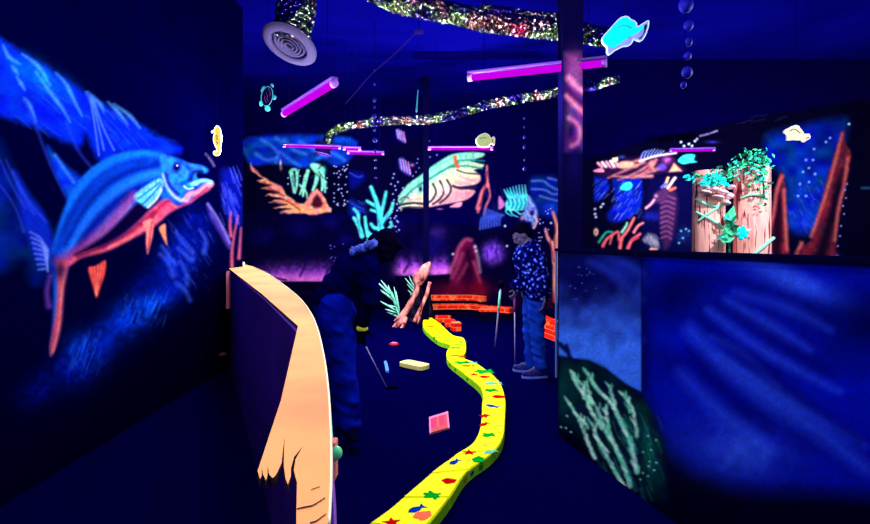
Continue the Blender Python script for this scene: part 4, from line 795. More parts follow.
pp, rr = wr_([(424,300,8.58),(420,314,8.5),(418,324,8.4)], .02, .02); mb.tube(pp, rr, M['wood'], n=8, jit=.2); mb.build('root', dw, smooth=True)
mb = MB(); vs = []
prof = [(.23,0),(.21,.08),(.18,.2),(.15,.38),(.12,.56),(.06,.7),(0,.72)]; mb.lathe((-.24,9.2,0), prof, M['woodd'], 22)
for v in mb.v: v.x += .04*math.sin(v.y*40+v.z*9); v.y += .03*math.cos(v.x*35)
single(mb, 'tree_stump', 'dark grey stump wrapped round the foot of the black post', 'stump', smooth=True)
def plant(name, label, base, tips, Y, w=.022):
    t = thing(name, label, 'plant', (base[0],base[1],0))
    for tx, ty in tips:
        tip = P(tx,ty,Y-.05+.1*random.random()); b = Vector((base[0]+random.uniform(-.01,.01), base[1], 0)); mid = (b+tip)/2+Vector((.05,0,-.02))
        pp = smoothpath([b, mid, tip], 5); rr = [w*(.3+.7*math.sin(math.pi*min(.97,.12+i/len(pp)))) for i in range(len(pp))]
        mb = MB(); mb.tube(pp, rr, M['grass'], n=6); mb.build('blade', t, smooth=True)
    return t
b = G(400,321)
t = thing('glowing_plant', 'mint green feathery plant left of the driftwood, standing on the floor', 'plant', b)
stem = smoothpath([b, P(398,312,b.y), P(393,299,b.y), P(388,288,b.y)], 5); mb = MB(); mb.tube(stem, [.016]*len(stem), M['grass'], n=6); mb.build('stem', t, smooth=True)
for x0,y0,x1,y1 in ((399,317,387,312),(397,311,380,301),(396,307,385,305),(394,301,377,287),(392,296,374,279),(390,292,381,280),(395,303,388,285),(397,308,392,292),(400,314,394,287),(400,316,396,291),(392,299,384,292),(397,313,385,309)):
    mb = MB(); a, c = P(x0,y0,b.y), P(x1,y1,b.y+random.uniform(-.12,.12)); mb.tube([a,(a*2+c)/3,(a+c*2)/3,c], [.008,.017,.015,.004], M['grass'], n=6); mb.build('blade', t, smooth=True)
b = at(417,9.6); t = thing('glowing_plant', 'smaller mint green plant between the driftwood and the violet mural', 'plant', b)
stem = smoothpath([b, P(418,308,b.y), P(416,297,b.y), P(413,287,b.y)], 4); mb = MB(); mb.tube(stem, [.012]*len(stem), M['grass'], n=6); mb.build('stem', t, smooth=True)
for x0,y0,x1,y1 in ((416,298,408,290),(415,293,407,284),(414,289,405,278),(414,287,409,276),(414,288,413,275),(415,292,416,280),(416,297,410,294),(417,300,417,286)):
    mb = MB(); a, c = P(x0,y0,b.y), P(x1,y1,b.y+random.uniform(-.1,.1)); mb.tube([a,(a*2+c)/3,(a+c*2)/3,c], [.007,.014,.012,.004], M['grass'], n=6); mb.build('blade', t, smooth=True)

# marker pole
mp_ = thing('marker_pole', 'thin pale pole with a dark knob standing behind the floral-shirted person', 'pole', P(495,347,6.9)*1); mp_.location.z = 0
bt = Vector((P(495,347,6.9).x, 6.9, 0)); tp = P(500.8,287,6.7)
mb = MB(); mb.tube([bt,(bt+tp)/2,tp], .011, M['steel'], n=8); mb.build('pole', mp_, smooth=True)
mb = MB(); mb.tube([tp-Vector((0,0,.02)), tp+Vector((0,0,.03)), tp+Vector((.004,0,.06)), tp+Vector((.006,0,.085))], [.02,.045,.042,.02], M['woodd'], n=10); mb.build('knob', mp_, smooth=True)
mb = MB(); a = bt.lerp(tp,.6); mb.tube([a, bt.lerp(tp,.93)], .016, M['grass'], n=8); mb.build('sleeve', mp_, smooth=True, label='mint green upper sleeve')

# ================================================================== POSTS, FOLIAGE IN THE SIDE ROOM
def grain_mat():
    m_, t_, b_ = newmat('painted_log_grain'); b_.inputs['Roughness'].default_value = .85; b_.inputs['Specular IOR Level'].default_value = .05
    tc_ = t_.nodes.new('ShaderNodeTexCoord'); mp = t_.nodes.new('ShaderNodeMapping'); mp.inputs['Scale'].default_value = (1,1,.12)
    n = t_.nodes.new('ShaderNodeTexNoise'); n.inputs['Scale'].default_value = 24; n.inputs['Detail'].default_value = 3; n.inputs['Distortion'].default_value = .6
    r = t_.nodes.new('ShaderNodeValToRGB'); e = r.color_ramp.elements; e[0].position = .37; e[0].color = L4((110,40,60)); e[1].position = .44; e[1].color = L4((255,196,180)); x = e.new(.66); x.color = L4((240,156,150)); x = e.new(.405); x.color = L4((205,120,120))
    t_.links.new(tc_.outputs['Object'], mp.inputs[0]); t_.links.new(mp.outputs[0], n.inputs['Vector']); t_.links.new(n.outputs['Fac'], r.inputs['Fac']); t_.links.new(r.outputs['Color'], b_.inputs['Base Color'])
    return m_
M['log'] = grain_mat(); YL = 4.6; sc = YL/F
def logpost(px0, px1, ytop, label):
    c = at((px0+px1)/2, YL); r = (px1-px0)/2*sc; zt = EYE-(ytop-HY)*sc
    t = thing('wooden_post', label, 'post', (c.x,c.y,0))
    mb = MB(); mb.lathe(c, [(r*1.06,0),(r*1.04,.4),(r*1.0,1.0),(r*.98,1.5),(r*.93,zt-.04),(r*.86,zt),(0,zt+.01)], M['log'], 26)
    for i, v in enumerate(mb.v): k = 1+.035*math.sin(7*math.atan2(v.y-c.y, v.x-c.x)+v.z*2); v.x = c.x+(v.x-c.x)*k; v.y = c.y+(v.y-c.y)*k
    mb.build('log', t, smooth=True); return t, c, r
def wrap(t, c, r, pxy, rad=.011, nm='rope'):
    pp = []
    for x, y in pxy:
        X = (x-CX)*sc; u = max(-1, min(1, (X-c.x)/(r*1.07))); Yp = c.y-math.sqrt(1-u*u)*r*1.07; pp.append(Vector((Yp*(x-CX)/F if False else c.x+u*r*1.07, Yp, EYE-(y-HY)/F*Yp)))
    pp = smoothpath(pp, 6); mb = MB(); mb.tube(pp, rad, M['grass'], n=8); mb.build(nm, t, smooth=True, label='mint green rope')
t1, c1, r1 = logpost(693, 724, 171, 'peach wooden post wound with crossing green rope, first past the pillar')
wrap(t1, c1, r1, [(693,199),(699,204),(708,206),(716,204),(724,200)]); wrap(t1, c1, r1, [(693,212),(702,219),(712,226),(724,233)]); wrap(t1, c1, r1, [(694,221),(700,214),(708,208),(715,203)])
t2, c2, r2 = logpost(735, 769, 166, 'thicker peach wooden post with a cyan flower, nearer the rock spires')
wrap(t2, c2, r2, [(736,198),(741,195),(748,195),(757,198)], .010); wrap(t2, c2, r2, [(741,257),(748,250),(756,243),(766,238)], .014)
mb = MB(); fc = P(742,233,YL-.24)
for i in range(6):
    a = i*math.pi/3+.3; mb.ball(fc+Vector((.035*math.cos(a),0,.032*math.sin(a))), (.03,.012,.022), M['cyan'] if i%3 else M['teal'], 10, 6, Matrix.Rotation(-a,3,'Y'))
mb.ball(fc, (.03,.02,.03), M['cyan'], 12, 8)
for a in (.5, 2.4, 5.6): mb.tube([fc, fc+Vector((.085*math.cos(a),0,.07*math.sin(a)))], [.012,.008], M['fungus'], n=6)
mb.build('flower', t2, smooth=True, label='cyan flower with pale tendrils')
def leafy(name, label, spots, mts, seed, size=.024):
    r_ = random.Random(seed); mb = MB()
    for x, y, n, sx, sy in spots:
        for _ in range(n):
            c = P(x+r_.gauss(0,sx), y+r_.gauss(0,sy), YL-.24+r_.uniform(-.05,.03)); a = r_.uniform(0,6.28); s_ = size*r_.uniform(.6,1.2)
            d1 = Vector((math.cos(a), r_.uniform(-.5,.5), math.sin(a))).normalized(); d2 = d1.cross(Vector((r_.uniform(-.3,.3),1,r_.uniform(-.3,.3)))).normalized()
            mb.add([c-d1*s_, c-d2*s_*.4+Vector((0,-.006,0)), c+d1*s_, c+d2*s_*.4+Vector((0,-.006,0)), c+Vector((0,.004,0))], [(0,1,4),(1,2,4),(2,3,4),(3,0,4)], r_.choice(mts))
    return mb
mb = leafy('', '', [(700,176,16,5,2),(722,174,22,8,4),(738,166,60,8,4),(750,158,60,7,4),(758,165,56,5,6),(763,176,36,3,8),(756,182,16,5,4),(766,158,14,3,5),(730,180,10,6,3),(763,196,10,2,6)], [M['leaf'],M['leaf'],M['rope'],M['teal']], 5)
mb.tube(smoothpath([P(690,176,YL-.2),P(708,176,YL-.2),P(730,170,YL-.2),P(750,158,YL-.2),P(765,152,YL-.18)],6), .009, M['leaf'], n=6); mb.tube(smoothpath([P(752,160,YL-.2),P(762,175,YL-.2),P(764,200,YL-.2)],6), .008, M['leaf'], n=6)
single(mb, 'leafy_vine', 'dark green leafy vine draped over the tops of both wooden posts', 'vine')
mb = leafy('', '', [(714,178,40,5,4),(722,182,26,4,3),(708,182,14,4,2),(690,177,8,3,1.5)], [M['cyan'],M['teal'],M['teal']], 6, .028); sp_o = single(mb, 'turquoise_sponge', 'bright turquoise leafy sponge on top of the roped wooden post', 'sponge'); mb = MB(); mb.ball(P(715,180,YL-.19), (.075,.05,.05), M['teal'], 14, 10); mb.build('sponge_core', sp_o, smooth=True)
mb = MB()
for x, y, rx, rz in ((705,192,.055,.018),(713,189,.07,.022),(722,192,.05,.022),(729,196,.03,.03),(718,197,.05,.016),(731,187,.024,.02),(726,203,.03,.02)): mb.ball(P(x,y,YL-.2), (rx,.06,rz), M['fungus'], 14, 8, Matrix.Rotation(.2,3,'Y'))
single(mb, 'shelf_fungus', 'pale pink shelf fungus under the turquoise sponge', 'fungus', smooth=True)
mb = leafy('', '', [(729,216,8,2,5),(731,228,10,2.5,3),(727,236,8,3,3)], [M['rope'],M['leaf'],M['teal']], 9, .07)
mb.tube(smoothpath([Vector((P(729,236,YL).x, YL-.15, 0)),P(729,245,YL-.15),P(730,214,YL-.12)],5), .009, M['leaf'], n=6)
single(mb, 'leafy_plant', 'green leafy plant growing between the two wooden posts', 'plant')

# ================================================================== HANGING THINGS
def cutout(name, label, cat, Y, body, mt, thick=.022, extra=(), string=None, rim=None, tilt=0, group=None):
    pts = [tuple(p) for p in crom(body, 3, True)]; cx_ = sum(p[0] for p in pts)/len(pts); cy_ = sum(p[1] for p in pts)/len(pts); c = P(cx_, cy_, Y)
    low = min(P(x,y,Y).z for x,y in pts); t = thing(name, label, cat, (c.x, c.y, low), group)
    mb = MB(); mb.prism([P(x,y,Y) for x,y in pts], (0,thick,0), M[mt], M[rim or mt]); mb.build('body', t)
    if rim:
        path = [P(x,y,Y)-Vector((0,.001,0)) for x,y in pts]; mb = MB(); mb.tube(path+[path[0]], .35*Y/F*1.6, M[rim], n=6, caps=False); mb.build('rim', t, smooth=True, label='pale glowing rim')
    for nm, ps, m2, kind in extra:
        mb = MB()
        if kind == 'poly': mb.prism([P(x,y,Y-.004) for x,y in crom(ps,3,True)], (0,.004+thick*.5,0), M[m2])
        else:
            r_ = kind*Y/F; mb.tube(smoothpath([P(x,y,Y-.002) for x,y in ps],4), r_, M[m2], n=6)
        mb.build(nm, t, smooth=(kind != 'poly'))
    if string:
        a = P(string[0], string[1], Y+thick/2); mb = MB(); mb.tube([a, Vector((a.x,a.y,ZC))], .0025, M['string'], n=5); mb.build('hanging_string', t)
    return t
Z3 = lambda ps, s, ox, oy: [(ox+x/s, oy+y/s) for x, y in ps]
q = Z3([(74,300),(95,268),(120,240),(190,160),(240,105),(300,70),(345,72),(372,98),(405,112),(434,142),(440,176),(500,145),(545,116),(562,120),(555,180),(535,240),(505,300),(478,324),(440,312),(404,302),(392,330),(372,358),(345,374),(310,376),(285,384),(240,408),(200,430),(165,458),(148,466),(128,440),(128,388),(95,355),(78,325)], 10.48, 595, 10)
cutout('hanging_fish', 'large glowing cyan fish hanging from the ceiling right of the pillar', 'hanging fish', 3.4, q, 'lav', rim='paleb', string=(625,19), extra=(
 ('painted_body', Z3([(84,300),(130,240),(195,165),(245,112),(300,80),(345,84),(372,108),(404,122),(424,146),(430,190),(500,160),(515,175),(470,222),(410,252),(350,290),(290,330),(230,372),(180,392),(140,378),(102,350)],10.48,595,10), 'cyan', 'poly'),
 ('tail_gap', Z3([(520,160),(545,150),(530,210),(505,262),(478,300),(462,296),(500,262),(516,210)],10.48,595,10), 'shell', 'poly'),
 ('eye_line', Z3([(255,188),(285,166),(320,164),(352,176),(372,190),(390,184)],10.48,595,10), 'tealdim', .7), ('gill_mark', Z3([(200,184),(215,172)],10.48,595,10), 'tealdim', .5), ('mouth', Z3([(140,250),(155,272)],10.48,595,10), 'tealdim', .5),
 ('fin_mark', Z3([(225,352),(245,338)],10.48,595,10), 'tealdim', .5), ('fin_mark', Z3([(355,290),(375,278)],10.48,595,10), 'tealdim', .5)))
q = Z3([(125,118),(140,126),(151,148),(159,190),(156,240),(151,280),(150,318),(140,336),(122,344),(104,334),(100,318),(108,306),(118,316),(126,312),(126,292),(114,270),(102,238),(101,200),(110,178),(100,170),(88,172),(86,160),(104,150),(112,134)], 7.49, 200, 110)
cutout('hanging_seahorse', 'small golden seahorse hanging in front of the fish mural', 'hanging seahorse', 5.25, q, 'gold', rim='offw', string=(216.7,126), extra=(('rib_mark', Z3([(118,190),(132,200),(126,214),(136,226)],7.49,200,110), 'shell', .35), ('rib_mark', Z3([(122,236),(134,248),(128,258)],7.49,200,110), 'shell', .35)))
q = Z3([(425,112),(428,98),(440,84),(458,74),(476,70),(494,82),(502,98),(518,88),(523,108),(519,130),(502,126),(488,138),(466,142),(442,140),(430,126)], 5.24, 395, 120)
cutout('hanging_fish', 'pale yellow-green fish hanging above the giant fish mural', 'hanging fish', 7.1, q, 'ltgreen', rim='offw', string=(485,134), extra=(('eye_line', Z3([(445,100),(460,92),(478,96)],5.24,395,120), 'tealdim', .45),('tail_mark', Z3([(508,100),(512,116)],5.24,395,120), 'pink', .5)))
q = Z3([(135,245),(160,222),(200,200),(250,172),(310,158),(350,170),(372,200),(415,255),(430,285),(490,284),(512,296),(522,334),(500,362),(470,374),(432,402),(414,396),(400,372),(330,375),(270,370),(190,376),(184,340),(180,290),(150,272)], 14.97, 775, 115)
cutout('hanging_fish', 'cream and orange fish hanging in front of the painted rock spires', 'hanging fish', 5.2, q, 'cream', rim='offw', string=(796,126), extra=(('eye_line', Z3([(222,244),(268,212),(310,220),(350,248),(380,272)],14.97,775,115), 'shell', .4),('tail_mark', Z3([(470,352),(505,334)],14.97,775,115), 'peach2', .9)))
# turtle
Yt = 6.0; s_ = Yt/F; tc_ = P(267.3,96.5,Yt); tt = thing('hanging_turtle', 'small dark-shelled turtle with teal flippers hanging left of the short uv tube', 'hanging turtle', tc_-Vector((0,0,.16)))
R_ = Matrix.Rotation(.16,3,'Y'); mb = MB(); mb.ball(tc_, (5.6*s_,.03,9.6*s_), M['shell'], 18, 10, R_); mb.build('shell', tt, smooth=True)
ring = [tc_+R_@Vector((5.7*s_*math.cos(a),-.012,9.8*s_*math.sin(a))) for a in [i*math.pi/14 for i in range(29)]]; mb = MB(); mb.tube(ring, .45*s_, M['tealdim'], n=6, caps=False); mb.build('shell_rim', tt, smooth=True)
for x,y,rx,rz,an in ((262.8,89,1.5,3.6,.5),(261.3,103,2.2,3.4,.3),(274.4,97.6,2.0,2.4,.6),(272.2,85.4,1.4,2.2,-.5)):
    mb = MB(); mb.ball(P(x,y,Yt), (rx*s_,.014,rz*s_), M['teal'] if x < 262 else M['tealdim'], 12, 8, Matrix.Rotation(an,3,'Y')); mb.build('flipper', tt, smooth=True)
mb = MB(); mb.ball(P(267.4,108.4,Yt), (2.9*s_,.03,3.0*s_), M['teal'], 14, 8); mb.build('head', tt, smooth=True)
for l in ([(266,93),(267.5,96),(267,99),(268.5,101)],[(268,88),(270,92),(270,96)],[(264.5,96),(265,100),(266.5,103)]):
    mb = MB(); mb.tube(smoothpath([P(x,y,Yt-.035) for x,y in l],4), .22*s_, M['violet'], n=5); mb.build('shell_line', tt, smooth=True)
mb = MB(); a = P(267.6,87,Yt); mb.tube([a, Vector((a.x,a.y,ZC))], .0025, M['string'], n=5); mb.build('hanging_string', tt)
# bubble garlands
def garland(label, pts, Y, mt, group='bubble garlands'):
    t = thing('bubble_garland', label, 'bubble garland', P(pts[-1][0], pts[-1][1], Y)-Vector((0,0,.05)), group)
    for x,y,r in pts: mb = MB(); mb.ball(P(x,y,Y), (r*Y/F*.86,r*Y/F*.86,r*Y/F), M[mt], 16, 12); mb.build('bubble', t, smooth=True)
    a = P(pts[-1][0],pts[-1][1],Y); b_ = P(pts[0][0],pts[0][1],Y); mb = MB(); mb.tube([a, b_, Vector((b_.x,b_.y,ZC))], .003, M['string'], n=5); mb.build('hanging_string', t)
garland('big dark blue bubbles on a string right of the large cyan fish', [(686,5,8),(688.5,25.5,5.4),(688.5,42,4.4),(687.5,56,4.2),(687,72.5,6),(683.5,85,3.4)], 3.0, 'bubble')
garland('thin string of small bubbles above the turquoise coral', [(374.5,70,1.2),(374.5,84,1.6),(374.5,100,2.2),(374.5,107,1.4),(374.5,116,2.4),(374.5,130,1.6),(375,140,2.6),(375,151,2),(375.5,160,1.4),(375.5,168,1.4),(376,178,1.2)], 6.6, 'bubble2')
garland('faint string of bubbles between the pale fish mural and the pillar', [(524.5,118,1.4),(524.5,127,1.2),(524.8,137,2),(524.8,147,2.2),(525,160,1.2),(525,169,2.4)], 6.6, 'bubble2')
mb = MB(); a = P(416.5,112,6.2); mb.tube([a, P(418,90,6.2)], [.012,.006], M['tealdim'], n=6); mb.tube([P(418,90,6.2), Vector((P(418,90,6.2).x,6.2,ZC))], .002, M['string'], n=5)
single(mb, 'hanging_rod', 'thin pale blue rod hanging above the long foil duct', 'rod')

# uv tubes; the room is lit by added, unseen near-white lamps
def uvtube(label, a, b, r=.022, group='uv tubes under the ceiling', z_house=.03):
    a, b = Vector(a), Vector(b); c = (a+b)/2; t = thing('uv_tube', label, 'uv light', c-Vector((0,0,.03)), group); dv_ = (b-a).normalized()
    mb = MB(); mb.tube([a+dv_*.03, b-dv_*.03], r, M['tube'], n=12); mb.build('tube', t, smooth=True)
    for e, s in ((a,1),(b,-1)): mb = MB(); mb.tube([e, e+dv_*s*.035], r*1.12, M['cap'], n=12); mb.build('end_cap', t, smooth=True)
    mb = MB(); mb.box(c+Vector((0,0,r+.012)), ((b-a).length, .06, .02), M['house'], rz=math.atan2(dv_.y, dv_.x), bev=.004); mb.build('housing', t)
    for s in (.12,.88): p_ = a.lerp(b,s); mb = MB(); mb.tube([p_+Vector((0,0,r+.02)), Vector((p_.x,p_.y,ZC))], .003, M['string'], n=5); mb.build('suspension_wire', t)
def lamp(p, w, col=(.93,.90,1.0)):
    l = bpy.data.lights.new('fill_lamp', 'POINT'); l.energy = w; l.color = col; l.shadow_soft_size = 0.0
    o = bpy.data.objects.new('fill_lamp', l); o.location = p; COL.objects.link(o)
ZT = 2.7
def pt(px, py): return G(px, py, ZT)
uvtube('short slanting violet tube near the round ceiling vent', pt(284,114), pt(335,83), .03)
uvtube('long violet tube passing behind the pillar top', pt(468,78), pt(607,63), .026)
uvtube('violet tube in front of the orange rock mural, left of the duct mouth', pt(283,146), pt(341,148), .015)
uvtube('violet tube just right of the duct mouth', pt(343,149), pt(361,149.6), .015)
uvtube('far broken violet tube right of the duct mouth, beside the bubble string', pt(347,153), pt(384,154), .016)
uvtube('violet tube above the giant pale fish mural', pt(428,149), pt(493,149), .016)
uvtube('dull violet tube in the side room left of the wooden posts', pt(669,151), pt(715,150), .016)

# ducts
def foilduct(name, label, path, r, seed, loc=None, jit=.22):
    rr_ = random.Random(seed); pp = smoothpath(path, 16); mb = MB(); n = 26; vs = []
    ph = [rr_.uniform(0,6.28) for _ in range(4)]
    mb.tube(pp, [r*(1+.10*(i%2)) for i in range(len(pp))], M['foil'], n=n, jit=jit)
    return single(mb, name, label, 'air duct')
foilduct('foil_duct', 'wide crinkled foil duct crossing the top of the picture', [P(300,-60,4.6),P(345,-28,4.6),P(385,-3,4.6),P(420,7,4.6),P(455,14,4.7),P(490,22,4.8),P(530,27,4.9),P(566,31,5.0),P(620,40,5.1)], .09, 3)
foilduct('foil_duct', 'thin foil duct with blue glints above the end of the wide one', [P(480,8,5.9),P(520,14,5.9),P(548,17,6.0),P(580,20,6.1)], .05, 4)
foilduct('foil_duct', 'long narrow foil duct that bends down to a round mouth at its far left end', [P(326,150,8.0),P(328,140,8.0),P(333,132,8.0),P(345,126,8.0),P(372,122,8.0),P(400,120,7.9),P(430,119,7.8),P(458,113,7.6),P(485,105,7.4),P(520,98,7.2),P(560,91,7.0),P(590,86,6.9),P(618,78,6.9)], .07, 5)
vm = thing('duct_vent', 'round dark mouth with a thin violet rim at the end of the narrow foil duct', 'duct mouth', P(322,153,8.0))
mb = MB(); c = P(322.5,151,8.0); mb.lathe(c-Vector((0,0,.04)), [(.105,.18),(.11,.05),(.125,0)], M['shell'], 24); mb.build('collar', vm, smooth=True)
ring = [c+Vector((.127*math.cos(a),.127*math.sin(a),-.045-.03*math.cos(a))) for a in [i*math.pi/12 for i in range(25)]]; mb = MB(); mb.tube(ring, .009, M['house'], n=6, caps=False); mb.build('rim', vm, smooth=True)
# round vent hanging left of centre
vc = P(289.5,45,4.2); vt = thing('ceiling_vent', 'round pale grey vent with ring slots under a foil duct', 'vent', vc-Vector((0,0,.03)))
Rt = Vector((0,0,-1)).rotation_difference(Vector((-.27,-.38,-.885)).normalized()).to_matrix()
def tiltmb(mb):
    for i, v in enumerate(mb.v): mb.v[i] = vc+Rt@(v-vc)
    return mb
mb = MB(); mb.lathe(vc, [(.150,.0),(.158,-.02),(.205,-.012),(.228,.0),(.225,.012),(.15,.014),(.15,0)], M['grille'], 40); tiltmb(mb).build('vent_ring', vt, smooth=True)
for r_, z_ in ((.122,-.006),(.094,-.010),(.066,-.014),(.036,-.018)):
    mb = MB(); mb.lathe(vc, [(r_-.013,z_+.02),(r_+.002,z_-.004),(r_+.006,z_),(r_-.008,z_+.024),(r_-.013,z_+.02)], M['grille'], 32); tiltmb(mb).build('vent_slat', vt, smooth=True)
mb = MB(); mb.lathe(vc, [(.152,.03),(0,.03)], M['grilled'], 32); tiltmb(mb).build('vent_back', vt)
mb = MB(); mb.tube(smoothpath([vc+Vector((.0,.02,.03)), vc+Vector((.05,.02,.3)), vc+Vector((.07,0,.62)), vc+Vector((.07,0,ZC-vc.z-.02))], 9), [.15*(1+.07*(i%2)) for i in range(28)], M['foil'], n=24, jit=.1)
single(mb, 'foil_duct', 'vertical foil duct coming down to the round grey vent', 'air duct')
mb = MB(); mb.tube(smoothpath([P(416,32,4.9),P(404,45,5.1),P(390,58,5.3),P(376,70,5.5),P(366,80,5.6),P(356,92,5.8),P(345,104,6.0)], 5), .006, M['cable'], n=6); mb.box(P(419,32,4.9)+Vector((.0,0,0)), (.09,.05,.035), M['cable'], bev=.01)
a = P(419,32,4.9); mb.tube([a, Vector((a.x,a.y,ZC))], .004, M['string'], n=5); single(mb, 'hanging_cable', 'thin violet cable sagging from a small ceiling clip', 'cable')
# ================================================================== PEOPLE
def rounded(name, segs, balls, parent, mt, vox=.008, sm=8, noise=0.0, fold=0.0, label=None):
    """tapered limbs and masses fused into one continuous skin (voxel remesh), smoothed, then baked to a plain mesh"""
    mb = MB()
    for a, ra, b, rb in segs:
        a, b = Vector(a), Vector(b); mb.ball(a, ra, mt, 14, 10); mb.ball(b, rb, mt, 14, 10); mb.tube([a,b], [ra,rb], mt, n=14)
    for c, r, R in balls: mb.ball(c, r, mt, 18, 14, R)
    o = mb.build(name+'_raw'); md = o.modifiers.new('r','REMESH'); md.mode = 'VOXEL'; md.voxel_size = vox; md.use_smooth_shade = True
    s = o.modifiers.new('s','SMOOTH'); s.iterations = sm; s.factor = .5
    dg = bpy.context.evaluated_depsgraph_get(); me = bpy.data.meshes.new_from_object(o.evaluated_get(dg)); bpy.data.objects.remove(o)
    n = len(me.vertices); co = np.empty(n*3, np.float32); me.vertices.foreach_get('co', co); co = co.reshape(-1,3)
    if fold:
        nr = np.empty(n*3, np.float32); me.vertices.foreach_get('normal', nr); nr = nr.reshape(-1,3)
        w = vnoise(co[:,2]*26+co[:,0]*9, co[:,0]*14+co[:,1]*14, 77)-.5; co = co+nr*(w*fold)[:,None]
    off = np.array(parent_loc(parent)); co = co-off; me.vertices.foreach_set('co', co.astype(np.float32).ravel())
    me.materials.clear(); me.materials.append(mt); me.polygons.foreach_set('material_index', [0]*len(me.polygons)); me.polygons.foreach_set('use_smooth', [True]*len(me.polygons)); me.update()
    o = bpy.data.objects.new(name, me); COL.objects.link(o); o.parent = parent
    if label: o['label'] = label
    return o
def hand(wrist, dirv, palmn, side, curl=.9, s=1.0):
    """palm and five fingers as short chains; dirv along the palm, palmn out of the palm, side toward the thumb"""
    d, pn = Vector(dirv).normalized(), Vector(palmn).normalized(); sd = Vector(side).normalized(); w = Vector(wrist); segs = []; balls = []
    Rm = Matrix((sd, pn, d)).transposed(); balls.append((w+d*.045*s, (.040*s,.017*s,.050*s), Rm))
    for k, (off, ln) in enumerate(((.028,.068),(.010,.076),(-.009,.070),(-.026,.055))):
        p = w+d*.085*s+sd*off*s; ang = .25
        for j, fr in enumerate((.45,.32,.25)):
            ang += curl*(.55 if j else .35); dd = (d*math.cos(ang)+pn*math.sin(ang)); q_ = p+dd*ln*fr*s; segs.append((p, (.0095-.001*j)*s, q_, (.0088-.001*j)*s)); p = q_
    p = w+d*.022*s+sd*.030*s
    for j, (l, a) in enumerate(((.036,.5),(.028,.2),(.022,-.1))):
        dd = (sd*math.sin(a+.5)+d*math.cos(a+.5)+pn*.35*j).normalized(); q_ = p+dd*l*s; segs.append((p, (.0125-.0015*j)*s, q_, (.011-.0015*j)*s)); p = q_
    return segs, balls
def head(c, f, up, s=1.0):
    """skull, jaw, nose, brow, ears around centre c; f = facing"""
    f = Vector(f).normalized(); u = Vector(up); u = (u-f*u.dot(f)).normalized(); r = f.cross(u); R = Matrix((r, f, u)).transposed(); c = Vector(c)
    pos = lambda x,y,z: c+R@Vector((x*s,y*s,z*s))
    balls = [(pos(0,-.012,.022), (.076*s,.094*s,.090*s), R), (pos(0,.026,-.048), (.056*s,.060*s,.056*s), R), (pos(0,.066,-.084), (.026*s,.020*s,.018*s), R),
             (pos(0,.092,-.020), (.013*s,.020*s,.024*s), R), (pos(0,.078,.018), (.050*s,.014*s,.012*s), R), (pos(0,.080,-.058), (.024*s,.010*s,.010*s), R),
             (pos(.077,-.004,-.015), (.010*s,.020*s,.032*s), R), (pos(-.077,-.004,-.015), (.010*s,.020*s,.032*s), R), (pos(.040,.060,-.030),(.022*s,.020*s,.020*s),R),(pos(-.040,.060,-.030),(.022*s,.020*s,.020*s),R)]
    return balls, pos, R
def eyes(par, pos, R, s=1.0):
    for x in (-.031,.031): mb = MB(); mb.ball(pos(x,.080,.002), (.013*s,.008*s,.008*s), M['skin'], 10, 8, R); mb.ball(pos(x,.087,.001), (.006*s,.004*s,.006*s), M['shell'], 8, 6, R); mb.build('eye', par, smooth=True)

# --- person in the floral jacket, standing in profile, head bowed to the left
Y0 = 5.47; W = lambda x, y, dy=0.0: P(x, y, Y0+dy)
per = thing('person', 'person in a dark floral jacket and blue jeans standing with bowed head, holding a putter', 'person', (W(534,375).x, Y0, 0), None)
rs = W(537,250,.17); ls = W(531,250,-.17)
# joints: near side = toward the camera (-Y)
hipN, hipF = W(537,292,-.09), W(533,292,.09); kneN, kneF = W(537,331,-.10), W(530,331,.12); ankN, ankF = W(540.5,364,-.10), W(531.5,362,.14)
shN, shF = W(535.5,250,-.165), W(529,250,.165); elN, elF = W(543.5,276,-.21), W(524,276,.20); wrN, wrF = W(544.5,297,-.17), W(518.5,290,.02)
chest, belly, pelv, neck = W(531.5,258), W(533.5,276), W(535,290), W(527.5,244); hc = W(521,235)
hb_, hpos, hR = head(hc, (-.80,-.10,-.62), (-.5,0,.85), .98)
h1 = hand(wrN, (-.1,-.05,-1), (-1,0,-.1), (-.1,-1,0), .7); h2 = hand(wrF, (-.55,-.1,-.75), (-.2,.9,.1), (-.5,-.6,.5), 1.2)
segs = [(neck,.052,hc+Vector((.02,0,-.02)),.05),(chest,.12,neck,.07),(shN,.055,elN,.042),(elN,.040,wrN,.027),(shF,.055,elF,.042),(elF,.040,wrF,.027),(chest,.13,belly,.125),(belly,.125,pelv,.13),(shN,.06,shF,.06),
        (hipN,.09,kneN,.058),(kneN,.056,ankN,.038),(hipF,.09,kneF,.058),(kneF,.056,ankF,.038),(ankN,.036,ankN+Vector((-.09,0,-.075)),.022),(ankF,.036,ankF+Vector((-.09,0,-.075)),.022)]+h1[0]+h2[0]
bd = rounded('body', segs, hb_+h1[1]+h2[1], per, M['skin'], .0065, 3, label='bowed head, dim face and hands'); eyes(per, hpos, hR)
rounded('hair', [], [(hpos(0,-.030,.040), (.086,.090,.084), hR), (hpos(0,-.066,-.01), (.072,.05,.07), hR), (hpos(0,.030,.084), (.070,.056,.028), hR)], per, M['hair'], .009, 3, fold=.01)
